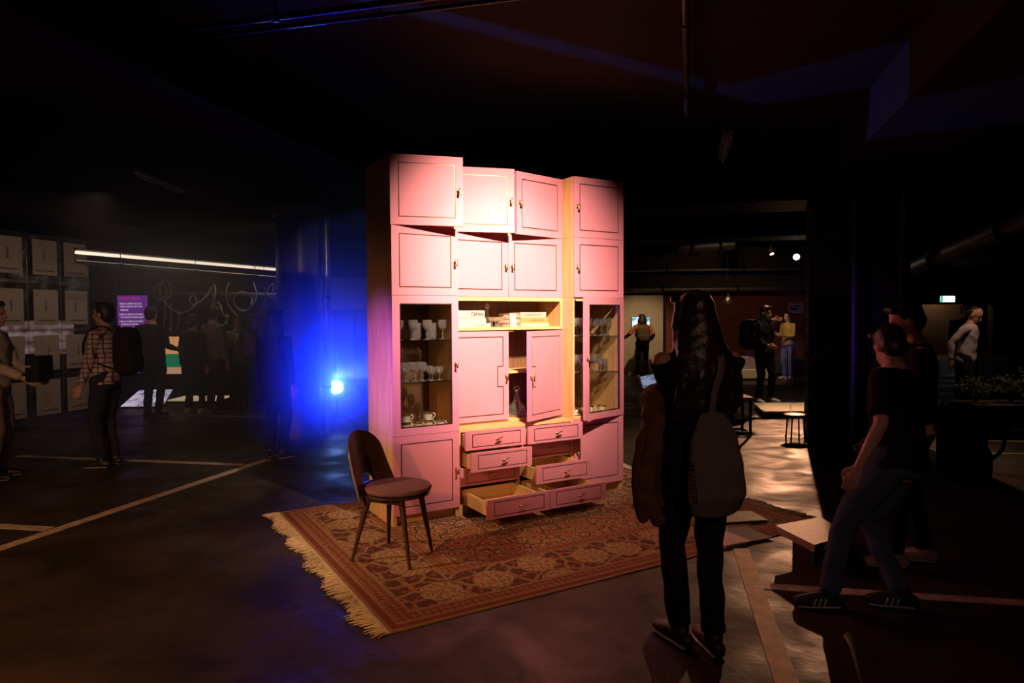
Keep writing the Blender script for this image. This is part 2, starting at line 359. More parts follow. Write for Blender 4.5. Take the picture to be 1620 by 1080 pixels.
# brick wall behind the right-hand exhibits
def brick():
    m, nt, b = nmat('dark_red_brick'); b.inputs['Roughness'].default_value = 0.8
    tc = nt.nodes.new('ShaderNodeTexCoord'); mp = nt.nodes.new('ShaderNodeMapping'); mp.inputs['Rotation'].default_value = (R(90), 0, 0)
    bt = nt.nodes.new('ShaderNodeTexBrick'); bt.inputs['Scale'].default_value = 1.0
    bt.inputs['Color1'].default_value = (0.30, 0.075, 0.04, 1); bt.inputs['Color2'].default_value = (0.22, 0.055, 0.035, 1); bt.inputs['Mortar'].default_value = (0.12, 0.07, 0.05, 1)
    bt.inputs['Brick Width'].default_value = 0.25; bt.inputs['Row Height'].default_value = 0.075; bt.inputs['Mortar Size'].default_value = 0.006
    nt.links.new(tc.outputs['Object'], mp.inputs['Vector']); nt.links.new(mp.outputs['Vector'], bt.inputs['Vector']); nt.links.new(bt.outputs['Color'], b.inputs['Base Color'])
    return m
BRICK = brick()
wb = MB().box(0.6, 8.9, 18.6, 18.8, 0.0, 2.25).build('wall_brick', BRICK); struct(wb)
wb2 = struct(MB().box(0.6, 8.9, 18.3, 18.9, 2.25, 3.4).build('wall_header', DARKWALL))
struct(MB().box(2.0, 8.9, 18.52, 18.6, 0.0, 0.45).build('baseboard_brick', mat('grey_skirting', (0.12, 0.11, 0.10), 0.7)))
# pale panel wall and glazed partition seen left of the cabinet
pw = struct(MB().box(-4.75, -1.0, 15.0, 15.1, 1.72, 2.42).build('wall_panel', mat('pale_board', (0.42, 0.40, 0.42), 0.7, var=0.1, scale=3)))
struct(MB().box(-4.75, -1.0, 15.0, 15.3, 2.42, 2.95).build('wall_header', DARKWALL))
wf = MB().box(-4.75, -1.0, 15.0, 15.08, 1.62, 1.70)
for x in (-4.72, -3.9, -3.45, -2.6, -1.8, -1.05): wf.box(x, x + 0.06, 15.0, 15.08, 0.0, 1.62)
for z in (0.02, 0.55, 1.05): wf.box(-4.75, -1.0, 15.0, 15.08, z, z + 0.05)
win = struct(wf.build('window_1', mat('window_frame', (0.07, 0.07, 0.08), 0.5)))
WPANE = mat('frosted_pane', (0.22, 0.20, 0.25), 0.35, var=0.05)
xs_ = (-4.66, -3.9, -3.45, -2.6, -1.8, -1.05)
for i in range(5):
    for z0, z1 in ((0.07, 0.55), (0.6, 1.05), (1.1, 1.62)):
        MB().box(xs_[i] + (0.06 if i else 0), xs_[i + 1], 15.03, 15.045, z0, z1).build('window_pane', WPANE, win)
# wall with the exit doorway, far right
ew = 27.0
dl = at(1455, 520, ew).x; dr = at(1571, 520, ew).x; dt = at(1500, 480, ew).z
wd = MB().box(9.2, dl, ew, ew + 0.25, 0, 3.4).box(dr, X1, ew, ew + 0.25, 0, 3.4).box(dl, dr, ew, ew + 0.25, dt, 3.4)
struct(wd.build('wall_exit', DARKWALL))
df = MB().box(dl - 0.06, dl + 0.04, ew - 0.05, ew + 0.27, 0, dt + 0.05).box(dr - 0.04, dr + 0.06, ew - 0.05, ew + 0.27, 0, dt + 0.05).box(dl, dr, ew - 0.05, ew + 0.27, dt - 0.03, dt + 0.06)
struct(df.build('door_1', mat('door_frame', (0.05, 0.045, 0.04), 0.6)))
struct(MB().box(dl - 0.3, dr + 0.3, 28.6, 28.7, 0, 3.0).build('wall_corridor', mat('corridor_wall', (0.30, 0.22, 0.16), 0.8)))
lc = bpy.data.lights.new('corridor_lamp', 'POINT'); lc.energy = 9; lc.color = (1, 0.6, 0.35); lc.shadow_soft_size = 0.1
lo = bpy.data.objects.new('corridor_lamp', lc); COL.objects.link(lo); lo.location = ((dl + dr) / 2, 27.9, 2.4)
# exit sign
es = at(1499, 473, ew - 0.12)
t = thing('exit_sign', 'glowing white and green exit sign above the doorway', 'sign', (es.x, es.y, es.z - 0.13))
MB().box(-0.31, 0.31, 0.0, 0.09, 0.0, 0.27).build('sign_case', mat('sign_case', (0.5, 0.5, 0.48), 0.5), t, bevel=0.01)
MB().box(-0.28, 0.28, -0.012, 0.0, 0.025, 0.245).build('sign_panel', emission('exit_panel', (0.75, 1.0, 0.88), 3.0), t)
GRN = emission('exit_green', (0.02, 0.55, 0.25), 1.0)
MB().box(-0.28, -0.19, -0.018, -0.012, 0.025, 0.245).build('sign_mark', GRN, t)

# parking lines painted on the floor
LINE = mat('worn_line_paint', (0.50, 0.42, 0.33), 0.6, var=0.35, scale=14)
YLINE = mat('worn_yellow_paint', (0.42, 0.29, 0.11), 0.6, var=0.3, scale=12)
def floor_line(p, q, wd, m, label):
    p = Vector((p.x, p.y, 0)); q = Vector((q.x, q.y, 0)); d = (q - p); ln = d.length
    floor_line.n += 1; o = MB().box(0, ln, -wd / 2, wd / 2, 0.0, 0.0015 + 0.0004 * floor_line.n).build('parking_line', m); o.location = p; o.rotation_euler.z = math.atan2(d.y, d.x)
    return tag(o, label, 'floor marking')
floor_line.n = 0
floor_line(G(-200, 934), G(425, 726), 0.10, LINE, 'long pale parking line running past the fringed end of the rug')
floor_line(G(28, 721), G(385, 735), 0.09, LINE, 'pale parking line under the man in the checked shirt')
floor_line(G(-150, 824), G(78, 836.5), 0.10, LINE, 'short pale parking line crossing the floor near the beige-topped visitor')
floor_line(G(1172, 868), G(1258, 1120), 0.10, YLINE, 'broad yellowish parking line by the boots of the woman with the tote bag')
floor_line(G(1190, 926), G(1900, 972), 0.085, LINE, 'pale parking line under the striped sneakers')
floor_line(G(140, 654), G(440, 660), 0.07, LINE, 'thin pale line behind the visitors at the looping tubes')
floor_line(G(1545, 697), G(1660, 699), 0.07, LINE, 'thin pale line under the low planter bench')
floor_line(G(1540, 717), G(1700, 719), 0.07, LINE, 'thin pale line in front of the low planter bench')

# overhead services
def pipe_run(name, label, pts, r, m, cat='pipe', clamps=0):
    t = thing(name, label, cat, pts[0]); p0 = Vector(pts[0]); q = [Vector(p) - p0 for p in pts]
    MB().loft(q, [r] * len(q), 12, round_=False).build('pipe_shaft', m, t, smooth=True)
    for k in range(clamps):
        f = (k + 0.5) / clamps; a = q[0].lerp(q[-1], f); d = (q[-1] - q[0]).normalized()
        MB().loft([a - d * 0.02, a + d * 0.02], [r * 1.5] * 2, 12, round_=False).build('pipe_clamp', BLACKMET, t)
        MB().tube([a, Vector((a.x, a.y, 3.4 - p0.z))], 0.005, 6).build('hanger_rod', BLACKMET, t)
    return t
DUCT = mat('galvanised', (0.22, 0.20, 0.19), 0.45, 0.6, var=0.15)
pipe_run('ceiling_pipe', 'thin conduit crossing the ceiling above the cupboard', [ab(3.55, -9, 3.28), ab(3.55, 1.4, 3.28)], 0.018, BLACKMET, clamps=7)
pipe_run('ceiling_pipe', 'second conduit running tight beside the crossing one', [ab(3.68, -9, 3.28), ab(3.68, 1.4, 3.28)], 0.012, BLACKMET, clamps=5)
pipe_run('light_track', 'black lighting track along the ceiling bay over the rug', [ab(1.0, -0.03, 3.3), ab(6.3, -0.03, 3.3)], 0.022, BLACKMET, 'light track', clamps=4)
pipe_run('wall_duct', 'long horizontal duct above the brick wall', [(1.0, 18.1, 2.24), (8.9, 18.1, 2.27)], 0.075, DUCT, 'duct', clamps=4)
pipe_run('wall_duct', 'thin pipe running higher along the wall over the brick', [(1.0, 17.6, 2.72), (8.9, 17.6, 2.74)], 0.04, DUCT, 'duct', clamps=4)
pipe_run('air_duct', 'fat round duct hanging at the far ceiling above the panel', [at(1070, 392, 17.0), at(1160, 385, 17.0)], 0.16, DUCT, 'duct', clamps=2)
pipe_run('ceiling_duct', 'wide pale duct under the ceiling beyond the striped pillar', [at(1440, 428, 12.0), at(1660, 330, 9.0)], 0.14, DUCT, 'duct', clamps=2)
def batten(label, p, q):
    p = Vector(p); q = Vector(q); d = q - p; t = thing('light_batten', label, 'light fitting', p, math.atan2(d.y, d.x)); ln = d.length
    MB().box(0, ln, -0.05, 0.05, 0.04, 0.10).build('batten_body', mat('batten_white', (0.35, 0.33, 0.32), 0.4), t, bevel=0.008)
    MB().loft([(0.03, 0, 0.015), (ln - 0.03, 0, 0.015)], [0.016] * 2, 12).build('unlit_tube', mat('unlit_tube', (0.6, 0.58, 0.55), 0.3), t, smooth=True)
batten('unlit tube fitting on the ceiling above the plastic curtain', G(215, 278, 3.3), G(290, 307, 3.3))
batten('unlit tube fitting on the ceiling beside the striped pillar', G(1152, 222, 3.3), G(1143, 258, 3.3))
sd = G(519, 285, 3.4); o = MB().lathe([(0.055, 0), (0.055, -0.02), (0.04, -0.045), (0.01, -0.05)], 20).build('smoke_detector', WHITE, smooth=True); o.location = (sd.x, sd.y, 3.4)
tag(o, 'small white smoke detector on the dark ceiling', 'smoke detector')

# ------------------------------------------------------------------ the pink cupboard: stacked units
def offset_poly(P, d):          # inward offset of a CCW polygon (x,z)
    n = len(P); out = []
    for i in range(n):
        p0, p1, p2 = Vector(P[i - 1]), Vector(P[i]), Vector(P[(i + 1) % n])
        e1 = (p1 - p0).normalized(); e2 = (p2 - p1).normalized()
        n1 = Vector((-e1.y, e1.x)); n2 = Vector((-e2.y, e2.x))
        k = (n1 + n2); k = k / max(1e-6, k.dot(n1)); out.append(p1 + k * d)
    return out
def slab(outer, inner, t, g, gd, hole=False):
    """board with its front at y=-t: a groove of width g, depth gd along `inner` (or an opening there)"""
    mb = MB(); n = len(outer)
    def P(pts, y): return [Vector((p[0], y, p[1])) for p in pts]
    def ringfill(a, b, y, flip=False):
        A = [Vector((p[0], p[1], 0)) for p in a]; B = [Vector((p[0], p[1], 0)) for p in b]
        tri = tessellate_polygon([A, B]); allp = P(a, y) + P(b, y); mb.add(allp, [tuple(x) for x in tri])
    def wall(a, y0, y1):
        m = len(a); q = P(a, y0) + P(a, y1); mb.add(q, [(i, (i + 1) % m, m + (i + 1) % m, m + i) for i in range(m)])
    def fill(a, y):
        tri = tessellate_polygon([[Vector((p[0], p[1], 0)) for p in a]]); mb.add(P(a, y), [tuple(x) for x in tri])
    wall(outer, -t, 0.0)
    ringfill(outer, inner, -t)
    if hole:
        wall(inner, -t, 0.0); ringfill(outer, inner, 0.0)
    else:
        in2 = offset_poly(inner, g)
        wall(inner, -t, -t + gd); wall(in2, -t, -t + gd); ringfill(inner, in2, -t + gd); fill(in2, -t); fill(outer, 0.0)
    return mb
def weld(o):
    bm = bmesh.new(); bm.from_mesh(o.data); bmesh.ops.remove_doubles(bm, verts=bm.verts, dist=1e-5); bmesh.ops.recalc_face_normals(bm, faces=bm.faces); bm.to_mesh(o.data); bm.free(); return o
def rect(x0, x1, z0, z1): return [(x0, z0), (x1, z0), (x1, z1), (x0, z1)]
def key_mesh():
    mb = MB()
    MY = Matrix.Rotation(R(90), 4, 'X')
    mb.lathe([(0.010, 0), (0.010, 0.003), (0.008, 0.004)], 14, Vector((0, 0, 0)), MY, 1, 1.9)        # oval escutcheon
    mb.loft([(0, -0.002, 0), (0, -0.030, 0)], [0.0035, 0.0035], 8)                                      # shaft
    mb.lathe([(0.006, 0), (0.006, 0.004)], 10, Vector((0, -0.012, 0)), MY)
    mb.loft([(0, -0.030, 0.016), (0, -0.034, 0.004), (0, -0.036, -0.012), (0, -0.036, -0.030)], [(0.011, 0.003), (0.006, 0.003), (0.008, 0.003), (0.010, 0.003)], 10, right=(1, 0, 0))
    return mb.mesh('key')
KEY = key_mesh(); KEY.materials.append(BRASS)
for p in KEY.polygons: p.use_smooth = True
def knob_mesh():
    mb = MB(); MY = Matrix.Rotation(R(90), 4, 'X')
    mb.lathe([(0.010, 0), (0.010, 0.003), (0.008, 0.004)], 14, Vector((0, 0, -0.006)), MY, 1.7, 1)
    mb.loft([(0, -0.002, 0), (0, -0.032, 0.004)], [0.004, 0.004], 8)
    mb.loft([(-0.026, -0.034, 0.003), (-0.012, -0.035, 0.006), (0.006, -0.035, 0.008), (0.03, -0.033, 0.013)], [(0.004, 0.003), (0.007, 0.004), (0.008, 0.005), (0.004, 0.003)], 10)
    return mb.mesh('drawer_key')
KNOB = knob_mesh(); KNOB.materials.append(BRASS)
for p in KNOB.polygons: p.use_smooth = True
TD = 0.02
def inlay(outline, g, t, gd, parent):
    in2 = offset_poly(outline, g); n = len(outline); mb = MB()
    a = [Vector((p[0], -t + gd - 0.0015, p[1])) for p in outline]; b = [Vector((p[0], -t + gd - 0.0015, p[1])) for p in in2]
    a2 = [Vector((p[0], -t + gd + 0.0005, p[1])) for p in outline]; b2 = [Vector((p[0], -t + gd + 0.0005, p[1])) for p in in2]
    mb.add(a + b + a2 + b2, [(i, (i + 1) % n, n + (i + 1) % n, n + i) for i in range(n)] + [(2 * n + i, 2 * n + (i + 1) % n, 3 * n + (i + 1) % n, 3 * n + i) for i in range(n)])
    return mb.build('brass_inlay', DARKBRASS, parent)
def door(unit, wd, ht, loc, hinge='L', ang=0.0, panel=None, glassy=False, key=True, key_z=None, label=None):
    """door lying in the unit's x/z plane, pivot on its hinge edge"""
    s = 1 if hinge == 'L' else -1
    sx = lambda pts: [(p[0] if s > 0 else p[0] - wd, p[1]) for p in pts]
    panel = panel or rect(0.058, wd - 0.058, 0.057, ht - 0.057)
    outer = sx(rect(0.0015, wd - 0.0015, 0.0015, ht - 0.0015)); inner = sx(panel)
    o = weld(slab(outer, inner, TD, 0.0085, 0.005, hole=glassy).build('door', PINK, unit)); o.location = loc; o.rotation_euler.z = -s * R(ang)
    if label: o['label'] = label
    if glassy:
        inn = sx(rect(0.052, wd - 0.052, 0.051, ht - 0.051))
        MB().box(inn[0][0], inn[1][0], -0.012, -0.009, inn[0][1], inn[2][1]).build('glass_pane', PANE, o)
        fr = offset_poly(inner, 0.007); n = 4; mb = MB()
        for y0, y1 in ((-0.021, -0.004),):
            A = [Vector((p[0], y, p[1])) for p in inner for y in (y0, y1)]; B = [Vector((p[0], y, p[1])) for p in fr for y in (y0, y1)]
            k = len(A); fs = []
            for i in range(n):
                j = (i + 1) % n; fs += [(2 * i, 2 * j, k + 2 * j, k + 2 * i), (2 * i + 1, 2 * j + 1, k + 2 * j + 1, k + 2 * i + 1), (k + 2 * i, k + 2 * j, k + 2 * j + 1, k + 2 * i + 1)]
            mb.add(A + B, fs)
        mb.build('glazing_bead', DARKBRASS, o)
    else:
        inlay(inner, 0.0085, TD, 0.005, o)
    if key:
        kx = (wd - 0.030) * s; kz = key_z if key_z is not None else ht * 0.5
        k = link('key', KEY, None, o); k.location = (kx, -TD, kz)
    return o
DEP = 0.539
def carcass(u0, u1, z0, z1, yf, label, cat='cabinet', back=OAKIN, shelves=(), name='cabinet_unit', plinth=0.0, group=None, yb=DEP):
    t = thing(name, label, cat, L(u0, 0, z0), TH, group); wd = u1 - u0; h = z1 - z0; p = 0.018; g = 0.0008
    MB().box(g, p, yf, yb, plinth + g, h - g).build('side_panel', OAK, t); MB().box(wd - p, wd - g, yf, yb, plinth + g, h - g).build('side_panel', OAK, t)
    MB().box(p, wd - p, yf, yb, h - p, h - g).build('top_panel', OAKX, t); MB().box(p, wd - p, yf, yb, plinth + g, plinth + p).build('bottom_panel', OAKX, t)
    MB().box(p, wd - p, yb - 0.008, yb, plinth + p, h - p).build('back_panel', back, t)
    for z, m in shelves: MB().box(p, wd - p, yf + 0.03, yb - 0.01, z - (0.004 if m is SHELFGLASS else 0.009), z + (0.004 if m is SHELFGLASS else 0.009)).build('shelf', m, t)
    if plinth:
        MB().box(0.001, 0.03, yf + 0.0, yb, 0, plinth).build('plinth_side', OAK, t); MB().box(wd - 0.03, wd - 0.001, yf + 0.0, yb, 0, plinth).build('plinth_side', OAK, t)
        MB().box(0.03, wd - 0.03, yf + 0.05, yf + 0.07, 0, plinth).build('plinth_front', OAKX, t)
    return t
Z1, Z2, Z3, ZT, ZP = 0.6687, 1.7056, 2.2136, 2.7237, 0.079
UL, UR, UW = 0.54, 1.626, 2.167
YC = 0.17                                           # setback of the middle part
RUGT = 0.008
O.z = RUGT
# --- column with the closed glass door
t = carcass(0, UL, Z3, ZT, TD, 'pink top cupboard standing ajar above the closed glass cabinet', shelves=())
door(t, 0.538, ZT - Z3, (0.001, TD, 0), 'L', 15)
t = carcass(0, UL, Z2, Z3, TD, 'pink square cupboard, shut, directly over the closed glass cabinet')
door(t, 0.538, Z3 - Z2, (0.001, TD, 0), 'L', 0)
VITL = carcass(0, UL, Z1, Z2, TD, 'tall pink display cabinet with its glass door shut', name='display_cabinet', shelves=((0.385, SHELFGLASS), (0.70, SHELFGLASS)))
door(VITL, 0.538, Z2 - Z1, (0.001, TD, 0), 'L', 0, panel=rect(0.06, 0.48, 0.058, Z2 - Z1 - 0.06), glassy=True)
t = carcass(0, UL, 0, Z1, TD, 'pink base cupboard behind the chair, below the closed glass cabinet', plinth=ZP)
door(t, 0.538, Z1 - ZP, (0.001, TD, ZP), 'L', 0)
# --- middle part, set back
t = carcass(UL, UR, Z3, ZT, YC + TD, 'double pink top cupboard with both doors ajar')
door(t, 0.541, ZT - Z3, (0.002, YC + TD, 0), 'L', 17); door(t, 0.541, ZT - Z3, (1.084, YC + TD, 0), 'R', 11.8)
t = carcass(UL, UR, Z2, Z3, YC + TD, 'double pink cupboard with both doors shut above the book niche')
door(t, 0.541, Z3 - Z2, (0.002, YC + TD, 0), 'L', 0); door(t, 0.541, Z3 - Z2, (1.084, YC + TD, 0), 'R', 0)
NICHE = carcass(UL, UR, Z1, Z2, YC + TD, 'pink middle cabinet with open book niche and one door ajar', shelves=())
NZ0, NZ1 = 0.789, 1.018                             # niche shelf and niche top in unit height
MB().box(0.018, 1.068, YC, DEP - 0.01, NZ0 - 0.022, NZ0).build('niche_shelf', OAKX, NICHE)
for x0, x1 in ((0.0, 0.024), (1.062, 1.086)): MB().box(x0 + 0.001, x1 - 0.001, YC, YC + TD, NZ0 - 0.022, Z2 - Z1 - 0.001).build('niche_edge', OAK, NICHE)
MB().box(0.024, 1.062, YC, YC + TD, Z2 - Z1 - 0.032, Z2 - Z1 - 0.001).build('niche_lintel', OAKX, NICHE)
MB().box(0.018, 1.068, YC + 0.06, DEP - 0.01, 0.40, 0.418).build('shelf', OAKX, NICHE)
hd = NZ0 - 0.03 - 0.024; dz = 0.024
def notch(wd, ht, right):
    a, b, c, d = 0.05, wd - 0.05, 0.045, ht - 0.045; n0, n1, k = 0.28, 0.44, 0.052
    if right: return [(a, c), (b, c), (b, n0), (b - k, n0), (b - k, n1), (b, n1), (b, d), (a, d)]
    return [(a, c), (b, c), (b, d), (a, d), (a, n1), (a + k, n1), (a + k, n0), (a, n0)]
door(NICHE, 0.541, hd, (0.002, YC + TD, dz), 'L', 0, panel=notch(0.541, hd, True), key_z=0.36)
door(NICHE, 0.541, hd, (1.084, YC + TD, dz), 'R', 24.3, panel=notch(0.541, hd, False), key_z=0.36)
MB().box(0.50, 0.60, YC + 0.02, YC + 0.05, hd + dz - 0.008, hd + dz + 0.002).build('door_catch', OAKX, NICHE)
# drawer unit
DRW = carcass(UL, UR, 0, Z1, TD, 'pink chest of eight drawers pulled out at different lengths', 'chest of drawers', name='drawer_unit', plinth=ZP - 0.004)
MB().box(0.533, 0.551, TD, DEP - 0.01, ZP, Z1 - 0.02).build('middle_panel', OAK, DRW)
rows = [(0.527, 0.666), (0.378, 0.523), (0.230, 0.373), (0.082, 0.225)]
pulls = {(0, 0): 0.096, (1, 0): 0.19, (2, 0): 0.0, (3, 0): 0.435, (0, 1): 0.12, (1, 1): 0.0, (2, 1): 0.24, (3, 1): 0.43}
for (r, c), pull in pulls.items():
    z0, z1 = rows[r]; wd = 0.538; ht = z1 - z0
    o = weld(slab(rect(0.0015, wd, 0, ht), rect(0.058, wd - 0.045, 0.018, ht - 0.018), TD, 0.007, 0.004).build('drawer', PINK, DRW))
    o.location = (0.001 + c * 0.546, TD - pull, z0)
    inlay(rect(0.058, wd - 0.045, 0.018, ht - 0.018), 0.007, TD, 0.004, o)
    bd = 0.47; hz = ht - 0.03
    for x in (0.03, wd - 0.046): MB().box(x, x + 0.014, 0.0, bd, 0.012, hz).build('drawer_side', OAKX, o)
    MB().box(0.044, wd - 0.046, bd - 0.014, bd, 0.012, hz).build('drawer_back', OAKX, o)
    MB().box(0.044, wd - 0.046, 0.0, bd - 0.014, 0.014, 0.020).build('drawer_bottom', OAKX, o)
    k = link('drawer_key', KNOB, None, o); k.location = (wd * 0.52, -TD, ht * 0.52)
# --- column with the open glass door
t = carcass(UR, UW, Z3, ZT, TD, 'pink top cupboard, shut, above the opened glass cabinet')
door(t, 0.538, ZT - Z3, (0.54, TD, 0), 'R', 0)
t = carcass(UR, UW, Z2, Z3, TD, 'pink square cupboard, shut, directly over the opened glass cabinet')
door(t, 0.538, Z3 - Z2, (0.54, TD, 0), 'R', 0)
VITR = carcass(UR, UW, Z1, Z2, TD, 'tall pink display cabinet with its glass door swung open', name='display_cabinet', shelves=((0.385, SHELFGLASS), (0.70, SHELFGLASS)))
door(VITR, 0.538, Z2 - Z1, (0.54, TD, 0), 'R', 13.2, panel=rect(0.06, 0.48, 0.058, Z2 - Z1 - 0.06), glassy=True)
MB().box(0.04, 0.12, TD + 0.002, TD + 0.03, Z2 - Z1 - 0.03, Z2 - Z1 - 0.018).build('door_catch', OAKX, VITR)
t = carcass(UR, UW, 0, Z1, TD, 'pink base cupboard below the opened glass cabinet', plinth=ZP)
door(t, 0.538, Z1 - ZP, (0.54, TD, ZP), 'R', 0)

# ------------------------------------------------------------------ glassware and cups inside
def lathe_thing(name, prof, m, seg=14, smooth=False): return MB().lathe(prof, seg).build(name, m, None, smooth=smooth)
def glass_proto(name, kind):
    t = thing(name, 'x', 'glass')
    if kind == 'goblet':
        MB().lathe([(0.030, 0.0), (0.031, 0.003), (0.010, 0.007), (0.005, 0.012)], 14).build('foot', CRYSTAL, t)
        MB().lathe([(0.005, 0.010), (0.005, 0.03), (0.010, 0.038), (0.005, 0.046), (0.006, 0.068), (0.010, 0.072)], 10).build('stem', CRYSTAL, t)
        MB().lathe([(0.008, 0.070), (0.024, 0.082), (0.034, 0.105), (0.037, 0.135), (0.036, 0.150), (0.034, 0.150), (0.034, 0.135), (0.031, 0.106), (0.020, 0.086), (0.004, 0.078)], 14).build('bowl', CRYSTAL, t)
    elif kind == 'tumbler':
        MB().lathe([(0.034, 0.0), (0.036, 0.004), (0.043, 0.10), (0.042, 0.11), (0.040, 0.11), (0.033, 0.014), (0.002, 0.012)], 12).build('wall', CRYSTAL, t)
        MB().lathe([(0.0365, 0.02), (0.039, 0.024), (0.041, 0.06), (0.0405, 0.064)], 8).build('cut_band', CRYSTAL, t)
    elif kind == 'sherry':
        MB().lathe([(0.026, 0.0), (0.027, 0.003), (0.008, 0.006), (0.004, 0.010)], 12).build('foot', CRYSTAL, t)
        MB().lathe([(0.004, 0.009), (0.004, 0.04), (0.008, 0.046)], 8).build('stem', CRYSTAL, t)
        MB().lathe([(0.006, 0.045), (0.024, 0.058), (0.030, 0.082), (0.031, 0.105), (0.029, 0.105), (0.028, 0.082), (0.020, 0.060), (0.003, 0.052)], 12).build('bowl', CRYSTAL, t)
    elif kind == 'cup':
        MB().lathe([(0.020, 0.0), (0.022, 0.004), (0.034, 0.02), (0.038, 0.055), (0.0365, 0.055), (0.032, 0.022), (0.018, 0.008), (0.001, 0.007)], 18).build('bowl', PORCELAIN, t, smooth=True)
        MB().lathe([(0.0385, 0.045), (0.0392, 0.047), (0.0392, 0.053), (0.0385, 0.055)], 18).build('gold_band', BRASS, t, smooth=True)
        MB().tube([Vector((0.034 + 0.022 * math.sin(a), 0, 0.032 - 0.018 * math.cos(a))) for a in [R(x) for x in range(10, 175, 20)]], 0.0035, 6).build('handle', PORCELAIN, t, smooth=True)
        MB().lathe([(0.020, -0.008), (0.038, -0.004), (0.046, 0.002), (0.045, 0.004), (0.02, -0.003)], 18).build('saucer', PORCELAIN, t, smooth=True)
    return t
protos = {}
def put(kind, u, v, z, label, group, rz=0.0, s=1.0):
    if kind not in protos:
        protos[kind] = glass_proto({'goblet': 'crystal_goblet', 'tumbler': 'crystal_tumbler', 'sherry': 'sherry_glass', 'cup': 'coffee_cup'}[kind], kind); o = protos[kind]
    else: o = copy_tree(protos[kind])
    o.location = L(u, v, z); o.rotation_euler = (0, 0, rz); o.scale = (s, s, s)
    tag(o, label, {'goblet': 'glass', 'tumbler': 'glass', 'sherry': 'glass', 'cup': 'cup'}[kind], group)
sh1 = Z1 + 0.70 + 0.0045; sh2 = Z1 + 0.385 + 0.0045; sh0 = Z1 + 0.019
lab = lambda k, sh, d: f'{k} on the {sh} behind the {d} glass door'.replace('opened glass door', 'opened glass door')
for u in (0.10, 0.215, 0.33, 0.46): put('goblet', u, -0.12, sh1, lab('cut crystal goblet', 'upper glass shelf', 'shut'), 'goblets behind the shut glass door', s=1.0)
for u in (0.265, 0.395): put('tumbler', u, -0.20, sh1, lab('broad cut crystal tumbler', 'upper glass shelf', 'shut'), 'tumblers behind the shut glass door', s=1.15)
for k, (u, v) in enumerate([(0.08, -0.10), (0.15, -0.11), (0.22, -0.10), (0.29, -0.12), (0.10, -0.22), (0.18, -0.22), (0.25, -0.23), (0.32, -0.22)]):
    put('goblet', u, v, sh2, lab('crystal wine goblet', 'lower glass shelf', 'shut'), 'wine goblets behind the shut glass door', s=0.92)
for u, v in ((0.36, -0.10), (0.43, -0.12), (0.38, -0.20)): put('sherry', u, v, sh2, lab('small sherry glass', 'lower glass shelf', 'shut'), 'sherry glasses behind the shut glass door')
for u, v in ((0.14, -0.10), (0.235, -0.09), (0.33, -0.12), (0.425, -0.10)):
    put('cup', u, v, sh0 + 0.009, lab('white gold-banded coffee cup', 'floor', 'shut'), 'cups behind the shut glass door', rz=random.uniform(-0.5, 0.8))
for u, v in ((0.14, -0.10), (0.33, -0.12)):
    put('cup', u, v, sh0 + 0.009 + 0.056 + 0.008, lab('white coffee cup stacked on another cup', 'floor', 'shut'), 'stacked cups behind the shut glass door', rz=random.uniform(-0.5, 0.8))
for u, v in ((1.69, -0.09), (1.772, -0.10), (1.855, -0.11), (1.94, -0.12), (2.02, -0.13), (2.10, -0.14), (1.73, -0.20), (1.815, -0.21), (1.90, -0.22), (1.98, -0.23)):
    put('goblet', u, v, sh1, lab('slim crystal goblet', 'upper glass shelf', 'opened'), 'goblets behind the opened glass door', s=1.05)
for u, v in ((1.69, -0.09), (1.77, -0.10), (1.85, -0.10), (1.93, -0.11), (1.73, -0.19), (1.81, -0.20), (1.89, -0.21), (1.70, -0.28)):
    put('goblet', u, v, sh2, lab('crystal wine goblet', 'lower glass shelf', 'opened'), 'wine goblets behind the opened glass door', s=1.0)
for u, v in ((2.005, -0.12), (2.07, -0.14), (2.11, -0.22)): put('sherry', u, v, sh2, lab('small sherry glass', 'lower glass shelf', 'opened'), 'sherry glasses behind the opened glass door')
for u, v in ((1.70, -0.10), (1.90, -0.14), (2.02, -0.12)):
    put('cup', u, v, sh0 + 0.009, lab('white gold-banded coffee cup', 'floor', 'opened'), 'cups behind the opened glass door', rz=random.uniform(-2, 1))

# ------------------------------------------------------------------ book niche
def book(label, u, v, z, wu, dv, th, cov, title=None, tcol=INK, tsize=0.02, toff=0.0, rz=0.0, align='RIGHT'):
    """a book lying flat, its spine to the front"""
    t = thing('book', label, 'book', L(u, v, z), TH + rz, 'books in the open niche')
    c = 0.0025; cm = mat('cover', cov, 0.55, var=0.05)
    MB().box(0, wu, 0, dv, 0, c).box(0, wu, 0, dv, th - c, th).box(0, wu, 0, c, c, th - c).build('cover', cm, t, bevel=0.0008)
    MB().box(0.004, wu - 0.004, c, dv - 0.004, c, th - c).build('page_block', PAPER, t)
    if title:
        M = Matrix.Translation((wu - 0.012 - toff if align == 'RIGHT' else wu / 2, -0.0008, th / 2 - tsize * 0.36)) @ Matrix.Rotation(R(90), 4, 'X')
        text('spine_title', title, tsize, tcol, t, M, align=align, bold=tsize * 0.02)
    return t
nz = Z1 + NZ0 + 0.0006; nf = -YC - 0.03
book('thick white book titled ČEPAN, top of the white stack', 0.56, nf, nz + 0.078, 0.316, 0.24, 0.060, (0.36, 0.34, 0.325), 'ČEPAN', INK, 0.036, 0.0)
book('white book under the thick white titled one', 0.57, nf - 0.004, nz + 0.034, 0.318, 0.25, 0.044, (0.37, 0.355, 0.34))
book('white paperback with faint lettering, lowest of the white stack', 0.56, nf + 0.01, nz, 0.366, 0.27, 0.034, (0.37, 0.36, 0.34), 'GALERIE MESTA', mat('pale_ink', (0.22, 0.19, 0.17), 0.7), 0.020, 0.02)
